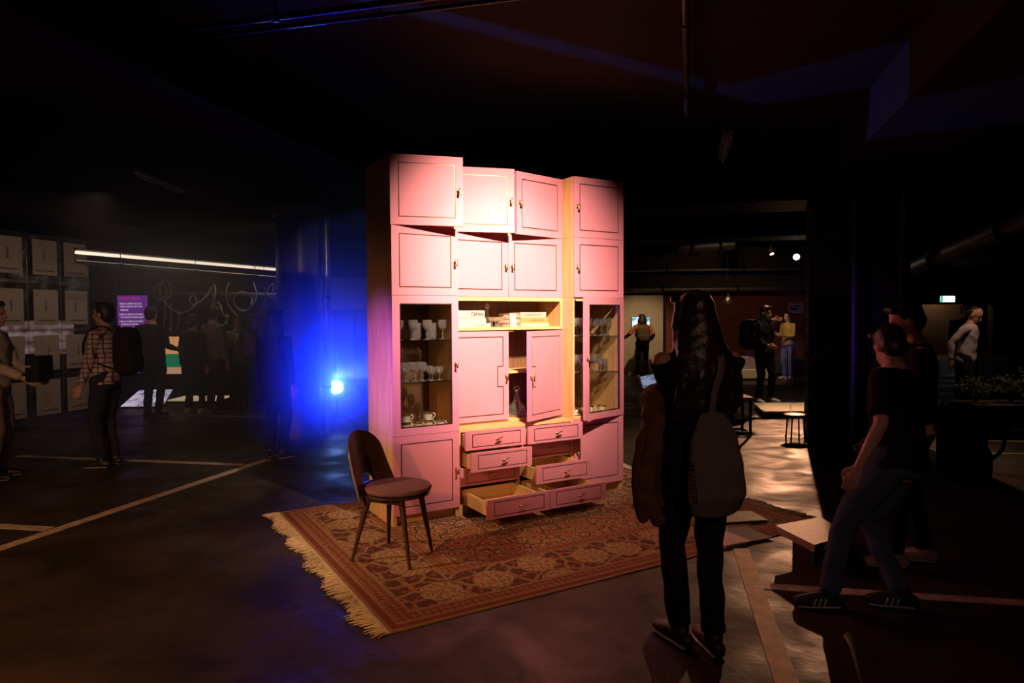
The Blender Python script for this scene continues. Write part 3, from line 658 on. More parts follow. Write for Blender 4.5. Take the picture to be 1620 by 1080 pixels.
book('cream book with pale lettering, top of the mixed stack', 1.214, nf, nz + 0.078, 0.262, 0.20, 0.046, (0.36, 0.31, 0.28), 'SLOVENSKÉ ČASOPISY', mat('pale_brown_ink', (0.16, 0.10, 0.08), 0.7), 0.016, 0.045)
book('yellow book with dark spaced lettering in the mixed stack', 1.214, nf + 0.005, nz + 0.032, 0.275, 0.22, 0.046, (0.36, 0.24, 0.07), '• O N D R U Š •', mat('dark_ink', (0.06, 0.035, 0.015), 0.7), 0.020, 0.03)
book('cream wide book at the bottom of the mixed stack', 1.210, nf + 0.012, nz, 0.291, 0.24, 0.032, (0.36, 0.335, 0.28))
book('pinkish book turned end-on beside the mixed stack, topmost', 1.148, nf - 0.06, nz + 0.070, 0.060, 0.20, 0.044, (0.72, 0.46, 0.40))
book('pinkish book turned end-on beside the mixed stack, second', 1.146, nf - 0.05, nz + 0.034, 0.062, 0.22, 0.036, (0.74, 0.50, 0.44))
book('pinkish book turned end-on beside the mixed stack, lowest', 1.144, nf - 0.045, nz, 0.064, 0.23, 0.034, (0.70, 0.44, 0.38))
t = thing('crystal_bowl', 'cut crystal footed bowl between the two book stacks', 'bowl', L(1.045, -YC - 0.13, nz))
MB().lathe([(0.055, 0), (0.057, 0.004), (0.02, 0.012), (0.012, 0.02)], 12).build('foot', CRYSTAL, t)
MB().lathe([(0.012, 0.018), (0.018, 0.032), (0.012, 0.046)], 10).build('stem', CRYSTAL, t)
MB().lathe([(0.012, 0.044), (0.06, 0.054), (0.084, 0.076), (0.090, 0.084), (0.084, 0.084), (0.06, 0.060), (0.004, 0.052)], 14).build('bowl', CRYSTAL, t)
t = thing('crystal_decanter', 'slim crystal decanter with pointed stopper behind the footed bowl', 'decanter', L(1.04, -YC - 0.285, nz))
MB().lathe([(0.04, 0), (0.046, 0.01), (0.044, 0.07), (0.018, 0.10), (0.012, 0.135), (0.017, 0.142)], 10).build('bottle', CRYSTAL, t)
MB().lathe([(0.010, 0.142), (0.012, 0.15), (0.023, 0.168), (0.018, 0.185), (0.003, 0.205)], 8).build('stopper', CRYSTAL, t)
t = thing('glass_carafe', 'round-stoppered glass carafe inside the cabinet behind the ajar door', 'carafe', L(1.255, -YC - 0.16, Z1 + 0.02))
MB().lathe([(0.07, 0), (0.085, 0.02), (0.07, 0.08), (0.03, 0.13), (0.02, 0.20), (0.026, 0.21)], 14).build('bottle', CRYSTAL, t)
MB().ell((0, 0, 0.235), 0.03, 0.03, 0.03).build('stopper', CRYSTAL, t)
# papers lying in the lowest drawer
for k, (du, dv, rz, m) in enumerate(((0.66, 0.30, 0.2, PAPER), (0.80, 0.22, -0.3, mat('rose_paper', (0.45, 0.25, 0.26), 0.8)), (0.93, 0.30, 0.5, mat('grey_paper', (0.35, 0.33, 0.36), 0.8)))):
    o = MB().box(-0.058, 0.058, -0.05, 0.05, 0, 0.012 + 0.004 * k).build('booklet', m, bevel=0.001); o.location = L(du, dv, 0.106); o.rotation_euler.z = TH + rz
    tag(o, ('cream booklet lying in the lowest pulled-out drawer', 'rose booklet lying in the lowest pulled-out drawer', 'grey booklet lying in the lowest pulled-out drawer')[k], 'booklet')

# ------------------------------------------------------------------ rug
RL, RW = 3.39, 2.45
def rug_material():
    m, nt, b = nmat('oriental_rug'); b.inputs['Roughness'].default_value = 0.95; b.inputs['Specular IOR Level'].default_value = 0.1
    N = nt.nodes.new; Lk = nt.links.new
    tc = N('ShaderNodeTexCoord'); sp = N('ShaderNodeSeparateXYZ'); Lk(tc.outputs['Object'], sp.inputs[0])
    def mth(op, a, b_=None, c=None):
        n = N('ShaderNodeMath'); n.operation = op
        for i, x in enumerate((a, b_, c)):
            if x is None: continue
            if isinstance(x, (int, float)): n.inputs[i].default_value = x
            else: Lk(x, n.inputs[i])
        return n.outputs[0]
    x, y = sp.outputs['X'], sp.outputs['Y']
    d = mth('MINIMUM', mth('MINIMUM', x, mth('SUBTRACT', RL, x)), mth('MINIMUM', y, mth('SUBTRACT', RW, y)))
    def ramp(fac, stops, const=True):
        r = N('ShaderNodeValToRGB'); r.color_ramp.interpolation = 'CONSTANT' if const else 'LINEAR'
        while len(r.color_ramp.elements) < len(stops): r.color_ramp.elements.new(0.5)
        for e, (p, c) in zip(r.color_ramp.elements, stops): e.position = p; e.color = (*c, 1)
        Lk(fac, r.inputs['Fac']); return r.outputs['Color']
    def mix(f, a, b_):
        n = N('ShaderNodeMix'); n.data_type = 'RGBA'
        if isinstance(f, (int, float)): n.inputs['Factor'].default_value = f
        else: Lk(f, n.inputs['Factor'])
        for k, v in (('A', a), ('B', b_)):
            if isinstance(v, tuple): n.inputs[k].default_value = (*v, 1)
            else: Lk(v, n.inputs[k])
        return n.outputs['Result']
    BEI, RED, DRK, TAN, RUST = (0.46, 0.32, 0.17), (0.25, 0.055, 0.035), (0.055, 0.04, 0.035), (0.36, 0.22, 0.11), (0.33, 0.10, 0.05)
    def vor(scale, feature='F1', rnd=1.0, dist=None):
        v = N('ShaderNodeTexVoronoi'); v.feature = feature; v.inputs['Scale'].default_value = scale; v.inputs['Randomness'].default_value = rnd; v.voronoi_dimensions = '2D'
        if dist:
            nz_ = N('ShaderNodeTexNoise'); nz_.inputs['Scale'].default_value = dist[0]; Lk(tc.outputs['Object'], nz_.inputs['Vector'])
            mx = N('ShaderNodeMix'); mx.data_type = 'VECTOR'; mx.inputs['Factor'].default_value = dist[1]; Lk(tc.outputs['Object'], mx.inputs['A']); Lk(nz_.outputs['Color'], mx.inputs['B']); Lk(mx.outputs['Result'], v.inputs['Vector'])
        else: Lk(tc.outputs['Object'], v.inputs['Vector'])
        return v
    # flowers: concentric petals; vines: voronoi edges
    big = vor(4.2, rnd=0.75, dist=(5, 0.06)); small = vor(15, rnd=0.9, dist=(9, 0.05)); edge = vor(9, 'DISTANCE_TO_EDGE', 0.95, (6, 0.09)); fine = vor(34, rnd=1.0)
    field = mix(ramp(fine.outputs['Distance'], [(0, (1, 1, 1)), (0.38, (0, 0, 0))]), BEI, RUST)
    field = mix(ramp(small.outputs['Distance'], [(0, (1, 1, 1)), (0.14, (0, 0, 0)), (0.24, (1, 1, 1)), (0.33, (0, 0, 0))]), field, RED)
    field = mix(ramp(edge.outputs['Distance'], [(0, (1, 1, 1)), (0.045, (0, 0, 0))]), field, DRK)
    flower = ramp(big.outputs['Distance'], [(0, RED), (0.10, BEI), (0.15, RUST), (0.26, BEI), (0.31, DRK), (0.34, BEI)])
    field = mix(ramp(big.outputs['Distance'], [(0, (1, 1, 1)), (0.35, (0, 0, 0))]), field, flower)
    bord = mix(ramp(edge.outputs['Distance'], [(0, (1, 1, 1)), (0.10, (0, 0, 0))]), mix(0.35, DRK, RED), TAN)
    bord = mix(ramp(small.outputs['Distance'], [(0, (1, 1, 1)), (0.22, (0, 0, 0))]), bord, RUST)
    bf = vor(3.0, rnd=0.5, dist=(6, 0.04))
    bord = mix(ramp(bf.outputs['Distance'], [(0, (1, 1, 1)), (0.36, (0, 0, 0))]), bord, mix(ramp(fine.outputs['Distance'], [(0, (1, 1, 1)), (0.36, (0, 0, 0))]), BEI, mix(0.5, RED, TAN)))
    guard = mix(ramp(vor(24, rnd=0.2).outputs['Distance'], [(0, (1, 1, 1)), (0.26, (0, 0, 0)), (0.36, (1, 1, 1)), (0.42, (0, 0, 0))]), RED, TAN)
    k = 1.0
    out = mix(ramp(d, [(0, (1, 1, 1)), (0.66, (0, 0, 0))]), field, TAN)
    for lim, colr in ((0.66, TAN), (0.645, guard), (0.565, TAN), (0.55, bord), (0.185, TAN), (0.165, guard), (0.075, TAN), (0.06, RED), (0.02, TAN)):
        out = mix(ramp(d, [(0, (1, 1, 1)), (lim, (0, 0, 0))]), out, colr)
    nw = N('ShaderNodeTexNoise'); nw.inputs['Scale'].default_value = 220; Lk(tc.outputs['Object'], nw.inputs['Vector'])
    Lk(mix(mth('MULTIPLY', nw.outputs['Fac'], 0.45), out, (0.10, 0.06, 0.04)), b.inputs['Base Color'])
    bp = N('ShaderNodeBump'); bp.inputs['Strength'].default_value = 0.4; bp.inputs['Distance'].default_value = 0.004; Lk(nw.outputs['Fac'], bp.inputs['Height']); Lk(bp.outputs['Normal'], b.inputs['Normal'])
    return m
O.z = 0
rug = thing('rug', 'large patterned oriental rug with fringed ends under the pink cupboard', 'rug', L(-0.626, 1.567, 0), TH)
O.z = RUGT
nx, ny = 60, 44; vv = []; ff = []
def rz_(i, j):
    return RUGT - 0.0015 + 0.0015 * mnoise.noise(Vector((i * 0.21, j * 0.23, 3.1)))
for j in range(ny + 1):
    for i in range(nx + 1): vv.append((RL * i / nx, RW * j / ny, rz_(i, j)))
for j in range(ny):
    for i in range(nx): a = j * (nx + 1) + i; ff.append((a, a + 1, a + nx + 2, a + nx + 1))
base = len(vv); loop = [i for i in range(nx + 1)] + [j * (nx + 1) + nx for j in range(1, ny + 1)] + [ny * (nx + 1) + i for i in range(nx - 1, -1, -1)] + [j * (nx + 1) for j in range(ny - 1, 0, -1)]
vv += [(vv[i][0], vv[i][1], 0.0) for i in loop]; n = len(loop)
ff += [(loop[(k + 1) % n], loop[k], base + k, base + (k + 1) % n) for k in range(n)]
MB().add(vv, ff).build('pile', rug_material(), rug, smooth=True)
FR = mat('fringe_cotton', (0.60, 0.49, 0.34), 0.9, var=0.2, scale=30)
for side_, x0 in ((-1, 0.0), (1, RL)):
    mb = MB()
    for k in range(340):
        y = RW * (k + 0.5) / 340 + random.uniform(-0.003, 0.003); ln = random.uniform(0.085, 0.135) * (0.75 + 0.35 * math.sin(y * 7) ** 2)
        dy = 0.030 * math.sin(y * 9.1) + random.uniform(-0.022, 0.022)
        mb.loft([(x0, y, 0.005), (x0 + side_ * ln * 0.4, y + dy * 0.3, random.uniform(0.004, 0.012)), (x0 + side_ * ln * 0.75, y + dy * 0.7, random.uniform(0.003, 0.009)), (x0 + side_ * ln, y + dy, 0.003)], [0.0045, 0.004, 0.0036, 0.0016], 4, round_=False)
    f = mb.build('fringe', FR, rug); f['kind'] = 'stuff'
MB().box(-0.014, 0.0, 0.0, RW, 0.001, 0.010).build('end_binding', FR, rug)

# ------------------------------------------------------------------ chair in front of the cupboard
cb = Vector((-0.935, 4.472, 0)); cf = Vector((-0.586, 4.314, 0)); cc = (cb + cf) / 2; fd = (cf - cb).normalized()
chair = thing('chair', 'dark bentwood chair with cut-out back and mauve padded seat on the rug', 'chair', (cc.x, cc.y, RUGT), math.atan2(fd.y, fd.x))
CW = wood('dark_stained_wood', (0.045, 0.022, 0.016), (0.075, 0.038, 0.026), 'Z', 0.35)
def shell():
    ns, nt_ = 28, 30; V_ = []; F_ = []
    def hw(t): 
        base_ = 0.212 - 0.055 * t
        return base_ * (1 if t < 0.62 else math.sqrt(max(0.0, 1 - ((t - 0.62) / 0.3805) ** 2.6)))
    for j in range(nt_ + 1):
        t = j / nt_
        for i in range(ns + 1):
            s_ = -1 + 2 * i / ns; y = hw(t) * s_
            xx = -0.185 - 0.02 * math.sin(t * 3.1) - 0.105 * t ** 1.25 + 1.6 * y * y
            V_.append((xx, y, 0.385 + 0.415 * t))
    for j in range(nt_):
        for i in range(ns):
            s_ = -1 + 2 * (i + 0.5) / ns; t = (j + 0.5) / nt_
            if 0.20 < t < 0.335 and abs(s_) < 0.30 - 0.6 * (t - 0.2): continue
            a = j * (ns + 1) + i; F_.append((a, a + 1, a + ns + 2, a + ns + 1))
    me = MB().add(V_, F_).mesh('backrest'); o = link('backrest', me, CW, chair)
    bm = bmesh.new(); bm.from_mesh(me); bmesh.ops.remove_doubles(bm, verts=bm.verts, dist=1e-4)
    loose = [v for v in bm.verts if not v.link_faces]; bmesh.ops.delete(bm, geom=loose, context='VERTS')
    bmesh.ops.recalc_face_normals(bm, faces=bm.faces); bmesh.ops.solidify(bm, geom=bm.faces[:], thickness=0.012)
    for f in bm.faces: f.smooth = True
    for e in bm.edges:
        if len(e.link_faces) == 2 and e.calc_face_angle(0) > R(40): e.smooth = False
    bm.to_mesh(me); bm.free()
shell()
def dshape(r, n=36, sx=1.0):
    P = []
    for k in range(n):
        a = 2 * math.pi * k / n; x = math.cos(a); y = math.sin(a)
        rr = r * (1.0 if x > 0 else 1.0 - 0.10 * x * x); P.append((0.015 + x * rr * 1.06, y * rr * (1.0 if x > 0 else 1 - 0.12 * x * x)))
    return P
def pad(z0, z1, r, name, m):
    mb = MB(); prof = [(0.90, z0), (0.985, z0 + 0.25 * (z1 - z0)), (1.0, z0 + 0.5 * (z1 - z0)), (0.965, z0 + 0.8 * (z1 - z0)), (0.85, z0 + 0.95 * (z1 - z0)), (0.5, z1)]
    P = dshape(r); n = len(P); V_ = []; F_ = []
    for s_, z in prof: V_ += [((p[0] - 0.0) * s_, p[1] * s_, z) for p in P]
    for i in range(len(prof) - 1):
        for k in range(n): F_.append((i * n + k, i * n + (k + 1) % n, (i + 1) * n + (k + 1) % n, (i + 1) * n + k))
    F_.append(tuple(range(n - 1, -1, -1))); F_.append(tuple(range((len(prof) - 1) * n, len(prof) * n)))
    return mb.add(V_, F_).build(name, m, chair, smooth=True)
pad(0.405, 0.432, 0.205, 'seat_frame', CW)
pad(0.430, 0.475, 0.215, 'seat_cushion', mat('mauve_wool', (0.20, 0.085, 0.10), 0.95, var=0.12, scale=60, bump=0.2, bscale=400))
inv = Matrix.Rotation(-chair.rotation_euler.z, 4, 'Z')
for (px, py), top in (((557, 890), (-0.13, 0.13)), ((615, 860), (-0.13, 0.13)), ((648, 903), (0.13, -0.13)), ((683, 873), (0.13, 0.13))):
    g = inv @ (G(px, py) - Vector((cc.x, cc.y, 0))); tx = math.copysign(0.12, g.x); ty = math.copysign(0.11, g.y)
    MB().loft([(g.x, g.y, 0.002), (g.x * 0.75 + tx * 0.25, g.y * 0.75 + ty * 0.25, 0.11), (tx, ty, 0.41)], [0.010, 0.013, 0.021], 12, round_=False).build('leg', CW, chair, smooth=True)
MB().box(-0.15, 0.15, -0.14, -0.11, 0.375, 0.408).box(-0.15, 0.15, 0.11, 0.14, 0.375, 0.408).box(-0.15, -0.12, -0.14, 0.14, 0.37, 0.404).build('seat_rail', CW, chair, bevel=0.004)

# ------------------------------------------------------------------ blue stage lamp on its stand, with haze
lamp = thing('stage_lamp', 'stage lamp on a tripod shining intense blue toward the camera', 'lamp', (BLAMP.x, BLAMP.y, 0))
hz0 = BLAMP.z; aim = (Vector((0, 0, 1.45)) - BLAMP).normalized(); qy = aim.to_track_quat('Z', 'Y').to_matrix().to_4x4()
ctr = Vector((0, 0, hz0))
MB().lathe([(0.06, -0.20), (0.075, -0.18), (0.085, -0.05), (0.095, 0.08), (0.105, 0.10), (0.098, 0.10), (0.088, 0.06), (0.08, 0.055)], 24, ctr, qy).build('lamp_housing', BLACKMET, lamp, smooth=True)
MB().lathe([(0.082, 0.062), (0.06, 0.072), (0.02, 0.078)], 24, ctr, qy).build('lens', emission('blue_lens', (0.22, 0.42, 1.0), 60.0), lamp, smooth=True)
MB().box(-0.12, -0.108, -0.015, 0.015, -0.16, 0.05, Matrix.Translation(ctr)).box(0.108, 0.12, -0.015, 0.015, -0.16, 0.05, Matrix.Translation(ctr)).box(-0.12, 0.12, -0.015, 0.015, -0.165, -0.15, Matrix.Translation(ctr)).build('yoke', BLACKMET, lamp)
MB().tube([(0, 0, hz0 - 0.16), (0, 0, 0.14)], 0.014, 10).build('stand_pole', BLACKMET, lamp, smooth=True)
for k in range(3):
    a = R(30 + 120 * k); MB().tube([(0, 0, 0.2), (0.28 * math.cos(a), 0.28 * math.sin(a), 0.010)], 0.009, 8).build('leg', BLACKMET, lamp, smooth=True)

# small gallery spot fittings with their glowing lenses
def track_spot(p, aimv, label, s, col=(1, 0.80, 0.55), r=0.05):
    t = thing('track_spot', label, 'spotlight', p); q = Vector(aimv).normalized().to_track_quat('Z', 'Y').to_matrix().to_4x4()
    MB().lathe([(r * 0.8, -0.16), (r, -0.15), (r, 0.0), (r * 0.92, 0.0), (r * 0.9, -0.015)], 18, Vector(aimv).normalized() * -0.035, q).build('spot_can', BLACKMET, t, smooth=True)
    MB().lathe([(r * 0.88, -0.012), (r * 0.5, -0.006)], 18, Vector(aimv).normalized() * -0.035, q).build('spot_lens', emission('lens_glow', col, s), t)
    MB().tube([Vector(aimv).normalized() * -0.12, Vector(aimv).normalized() * -0.12 + Vector((0, 0, 3.4 - p[2]))], 0.01, 6).build('spot_stem', BLACKMET, t)
for p_, a_, lb_ in (((0.70, 3.36, 3.17), L(1.12, -0.1, 1.56), 'black track spotlight lighting the pink doors, the one above the chest'), ((0.84, 3.28, 3.17), L(1.03, -0.1, 1.58), 'added black spotlight can for the key hot center, close beside the first'), ((-4.1, 3.5, 3.1), Vector((-0.60, 4.85, 0.05)), 'black track spotlight throwing the chair shadow across the rug')):  # second fitting added for the hot center beam
    d_ = (Vector(a_) - Vector(p_)).normalized(); track_spot(Vector(p_) - d_ * 0.02, d_, lb_, 6)
track_spot(SPOT_A, Vector((2.6, 6.2, 0)) - SPOT_A, 'bright warm spotlight glaring beside the striped pillar', 120, r=0.07)
track_spot(SPOT_B, Vector((0.1, -0.5, -0.85)), 'small spotlight seen from its side next to the glaring one', 14)
track_spot(SPOT_C, Vector((0.2, -0.8, -0.6)), 'small spotlight glowing beyond the round column', 10, (0.9, 0.85, 1.0))

# ------------------------------------------------------------------ left side: plastic curtain with papers, banner, tubes, screens
def plastic():
    m = bpy.data.materials.new('clear_plastic_film'); m.use_nodes = True; nt = m.node_tree; nt.nodes.clear()
    out = nt.nodes.new('ShaderNodeOutputMaterial'); mx = nt.nodes.new('ShaderNodeMixShader'); mx2 = nt.nodes.new('ShaderNodeMixShader')
    t = nt.nodes.new('ShaderNodeBsdfTransparent'); t.inputs[0].default_value = (0.85, 0.83, 0.82, 1)
    g = nt.nodes.new('ShaderNodeBsdfGlossy'); g.inputs['Roughness'].default_value = 0.22; d = nt.nodes.new('ShaderNodeBsdfDiffuse'); d.inputs[0].default_value = (0.5, 0.45, 0.42, 1)
    tc = nt.nodes.new('ShaderNodeTexCoord'); n = nt.nodes.new('ShaderNodeTexNoise'); n.inputs['Scale'].default_value = 6; n.inputs['Detail'].default_value = 8
    nt.links.new(tc.outputs['Object'], n.inputs['Vector'])
    mr = nt.nodes.new('ShaderNodeMapRange'); mr.inputs[1].default_value = 0.4; mr.inputs[2].default_value = 0.7; mr.inputs[3].default_value = 0.06; mr.inputs[4].default_value = 0.30; nt.links.new(n.outputs['Fac'], mr.inputs[0])
    bp = nt.nodes.new('ShaderNodeBump'); bp.inputs['Strength'].default_value = 0.6; nt.links.new(n.outputs['Fac'], bp.inputs['Height']); nt.links.new(bp.outputs[0], g.inputs['Normal'])
    mx2.inputs[0].default_value = 0.45; nt.links.new(g.outputs[0], mx2.inputs[1]); nt.links.new(d.outputs[0], mx2.inputs[2])
    nt.links.new(mr.outputs[0], mx.inputs[0]); nt.links.new(t.outputs[0], mx.inputs[1]); nt.links.new(mx2.outputs[0], mx.inputs[2]); nt.links.new(mx.outputs[0], out.inputs[0])
    return m
FILM = plastic()
pc = G(145, 663); pdir = AV.copy()                                        # right lower corner, curtain runs toward the viewer
pang = math.atan2(-pdir.y, -pdir.x)
def plane_hit(x, y):                                                      # pixel -> (along curtain, height)
    d = ray(x, y); nrm = Vector((pdir.y, -pdir.x, 0)); c = Vector((0, 0, CAM_H)); t = (pc - c).dot(nrm) / d.dot(nrm); p = c + d * t
    return (p - pc).dot(-pdir), p.z
top_z = plane_hit(140, 382)[1]
cur = thing('plastic_curtain', 'hanging clear plastic curtain with pockets of printed papers', 'curtain', (pc.x, pc.y, 0), pang)
LNG = 3.4; nu, nvv = 70, 40; V_ = []; F_ = []
for j in range(nvv + 1):
    for i in range(nu + 1):
        x = LNG * i / nu; z = 0.06 + (top_z - 0.06) * j / nvv
        V_.append((x, 0.025 * math.sin(x * 9 + 0.8 * z) * (1 - 0.6 * j / nvv) + 0.02 * mnoise.noise(Vector((x * 3, z * 2, 0))), z))
for j in range(nvv):
    for i in range(nu): a = j * (nu + 1) + i; F_.append((a, a + 1, a + nu + 2, a + nu + 1))
MB().add(V_, F_).build('film', FILM, cur, smooth=True)
MB().tube([(-0.12, 0, top_z + 0.01), (LNG, 0, top_z + 0.01)], 0.018, 10).build('hanging_rod', BLACKMET, cur, smooth=True)
for x in (0.1, 1.6, 3.1): MB().tube([(x, 0, top_z), (x, 0, 3.4)], 0.006, 6).build('hanger_rod', BLACKMET, cur)
cols = [plane_hit(118, 520)[0], plane_hit(70, 520)[0], plane_hit(13, 520)[0]]
rowz = [plane_hit(70, y)[1] for y in (408, 486, 558, 628)]
WELD = mat('weld_seam', (0.45, 0.40, 0.38), 0.4)
for x in [(cols[0] + cols[1]) / 2, (cols[1] + cols[2]) / 2, 0.03, cols[2] + (cols[2] - cols[1]) / 2]: MB().box(x - 0.008, x + 0.008, 0.03, 0.036, 0.08, top_z).build('weld_strip', FILM, cur)
for z in [(rowz[i] + rowz[i + 1]) / 2 for i in range(3)]: MB().box(0.0, LNG, 0.036, 0.042, z - 0.02, z + 0.02).build('weld_strip', FILM, cur)
PBACK = mat('beige_print_paper', (0.46, 0.37, 0.30), 0.8, var=0.06); REDI = mat('red_ink', (0.45, 0.05, 0.05), 0.7)
rown = ('top row', 'second row', 'third row', 'bottom row'); coln = ('by the free end of the curtain', 'in the middle column of the curtain', 'beside the visitor with beige top')
pw_ = abs(plane_hit(100, 520)[0] - plane_hit(136, 520)[0]) * 0.98
for c in range(3):
    for r in range(4):
        hgt = 0.50; t = thing('paper_sheet', f'printed paper sheet, {rown[r]}, {coln[c]}', 'paper', L(0, 0, 0), 0, 'papers in the plastic curtain')
        wx = min(0.44, pw_); p = Vector((pc.x, pc.y, 0)) + (-pdir) * cols[c]; nrm = Vector((pdir.y, -pdir.x, 0))
        t.location = (p.x + nrm.x * 0.045, p.y + nrm.y * 0.045, rowz[r] - hgt / 2); t.rotation_euler = (0, 0, pang)
        MB().box(-wx / 2, wx / 2, 0.0, 0.002, 0, hgt).build('sheet', PBACK, t)
        MB().box(-wx * 0.36, wx * (0.30 if r % 2 else 0.36), 0.002, 0.0028, 0.055, 0.068).build('black_rule', INK, t)
        mk = MB(); cx = 0.02 * math.sin(r * 2 + c)
        if (c, r) in ((1, 3), (0, 3)):
            mk.box(cx - 0.035, cx - 0.029, 0.002, 0.0028, 0.16, 0.30).box(cx + 0.029, cx + 0.035, 0.002, 0.0028, 0.16, 0.30).box(cx - 0.035, cx + 0.035, 0.002, 0.0028, 0.294, 0.30).box(cx - 0.035, cx + 0.035, 0.002, 0.0028, 0.16, 0.166)
        else:
            for k in range(3): mk.box(cx - 0.02 - 0.004 * k, cx + 0.02, 0.002, 0.0028, 0.22 + 0.045 * k, 0.232 + 0.045 * k)
            mk.box(cx - 0.004, cx + 0.004, 0.002, 0.0028, 0.19, 0.36)
        mk.build('printed_mark', REDI if (c, r) == (1, 2) else INK, t)

# pipe with its reflected light painted as glow, other pipes above the looping tubes
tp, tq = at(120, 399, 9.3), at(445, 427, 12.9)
t = thing('glow_pipe', 'long pipe with painted glow for reflected light above the looping tubes', 'tube light', tp); dv = tq - tp
MB().loft([Vector(), dv * 0.25, dv * 0.55, dv], [0.022] * 4, 12, round_=False).build('painted_glow_shaft', emission('reflected_glow', (1.0, 0.80, 0.60), 1.6), t, smooth=True)
MB().loft([Vector((0, 0, 0.045)), dv + Vector((0, 0, 0.045))], [(0.05, 0.02)] * 2, 8, round_=False).build('pipe_tray', DUCT, t)
for f in (0.1, 0.4, 0.7, 0.95): MB().tube([dv * f + Vector((0, 0, 0.05)), Vector((dv.x * f, dv.y * f, 3.4 - tp.z))], 0.006, 6).build('hanger_rod', BLACKMET, t)
lt = bpy.data.lights.new('added_pipe_glow', 'AREA'); lt.shape = 'RECTANGLE'; lt.size = 4.0; lt.size_y = 0.05; lt.energy = 5; lt.color = (1, 0.78, 0.6)  # area lamp added to spread the painted glow of the pipe
lo = bpy.data.objects.new('added_pipe_glow', lt); COL.objects.link(lo); lo.location = tp + dv * 0.5 + Vector((0, 0, -0.04)); lo.rotation_euler = (0, 0, math.atan2(dv.y, dv.x))
pipe_run('ceiling_pipe', 'dull steel pipe just under the glow-painted pipe', [at(120, 414, 9.2), at(445, 440, 12.8)], 0.025, STEEL, clamps=3)
pipe_run('ceiling_pipe', 'thin pipe below the dull steel one by the looping tubes', [at(250, 462, 12.5), at(445, 466, 12.6)], 0.03, DUCT)
TUBEM = mat('pale_flex_tube', (0.42, 0.36, 0.34), 0.45, var=0.1)
def cr(P, n=8):
    P = [Vector(p) for p in P]; out = []
    for i in range(len(P) - 1):
        p0, p1, p2, p3 = P[max(i - 1, 0)], P[i], P[i + 1], P[min(i + 2, len(P) - 1)]
        for k in range(n):
            t = k / n; out.append(0.5 * ((2 * p1) + (p2 - p0) * t + (2 * p0 - 5 * p1 + 4 * p2 - p3) * t * t + (3 * p1 - p0 - 3 * p2 + p3) * t ** 3))
    out.append(P[-1]); return out
def curly(label, pix, Y, nodes=(), r=0.014):
    """looping hose: crop pixels (x,y) of the 235..445 x 440..540 window"""
    f = lambda q, i: at(235 + q[0] / 7.714, 440 + q[1] / 7.71, Y + 0.12 * math.sin(i * 1.3))
    P = [f(q, i) for i, q in enumerate(pix)]; o0 = P[0]
    t = thing('looped_tube', label, 'tube', o0)
    MB().loft([p - o0 for p in cr(P)], [r] * ((len(P) - 1) * 8 + 1), 8).build('tube', TUBEM, t, smooth=True)
    for q in nodes: MB().ell(at(235 + q[0] / 7.714, 440 + q[1] / 7.71, Y) - o0, 0.032, 0.032, 0.032).build('joint', TUBEM, t, smooth=True)
    top = max(P, key=lambda p: p.z); MB().tube([top - o0, Vector((top.x - o0.x, top.y - o0.y, 3.4 - o0.z))], 0.004, 6).build('hanging_wire', BLACKMET, t)
curly('looped tube with tangled rings and a long drop beside the purple banner', [(185, 570), (200, 420), (195, 290), (150, 240), (140, 100), (190, 20), (260, 80), (265, 200), (190, 265), (90, 230), (75, 120), (150, 70), (220, 120), (225, 200), (130, 265)], 12.2, [(130, 265)])
curly('looped tube hanging in a deep sagging curve with one small ring', [(190, 280), (260, 360), (370, 415), (480, 400), (570, 320), (575, 240), (530, 215), (500, 270), (530, 320), (580, 315), (700, 220), (770, 110), (805, 85), (815, 180), (780, 310), (740, 405)], 12.0, [(370, 425)])
curly('looped tube bent like a wave ending in a hanging knob', [(740, 405), (790, 330), (845, 295), (880, 340), (905, 420), (945, 465), (955, 510), (945, 545)], 11.9, [(960, 465), (945, 545)])
curly('big open looped tube shaped like a horseshoe', [(1115, 470), (1040, 415), (970, 310), (945, 180), (980, 60)], 12.0)
curly('looped tube coiled into a neat ring inside the horseshoe one', [(1250, 320), (1265, 250), (1210, 185), (1150, 170), (1080, 190), (1040, 260), (1070, 350), (1150, 400), (1230, 375), (1300, 280), (1320, 180), (1285, 60)], 12.1, [(1160, 400)])
curly('looped tube curving down beside the ring and the horseshoe', [(1410, 100), (1428, 200), (1420, 300), (1370, 410), (1280, 470)], 12.0)
curly('small crossing looped tube close to the round column', [(1590, 70), (1555, 80), (1570, 140), (1600, 165), (1500, 235), (1455, 170), (1490, 90), (1530, 80), (1515, 180), (1540, 250), (1600, 305)], 11.8, [(1540, 245)])
curly('thin looped tube dropping in a narrow bow behind the black-dressed man', [(275, 310), (275, 500), (285, 660), (330, 640), (365, 540), (370, 430)], 12.3, [(260, 620)], 0.009)
# purple rules banner
bn = at(185, 467, 12.8); bwid = at(233, 470, 12.8).x - bn.x; bh = bn.z - at(200, 590, 12.8).z
ban = thing('banner', 'purple hanging banner with a red heading and numbered white lines', 'banner', (bn.x, bn.y, bn.z - bh))
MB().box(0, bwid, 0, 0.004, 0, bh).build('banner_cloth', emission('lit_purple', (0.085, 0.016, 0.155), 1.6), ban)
MB().tube([(-0.05, 0, bh + 0.005), (bwid + 0.03, 0, bh + 0.005)], 0.010, 8).build('banner_rod', BLACKMET, ban)
for x in (-0.03, bwid): MB().tube([(x, 0, bh), (x, 0, 3.4 - bn.z + bh)], 0.003, 5).build('hanging_wire', STEEL, ban)
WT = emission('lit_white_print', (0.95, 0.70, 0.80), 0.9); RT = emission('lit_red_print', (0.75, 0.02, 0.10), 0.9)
MX = lambda x, z: Matrix.Translation((x, -0.002, z)) @ Matrix.Rotation(R(90), 4, 'X')
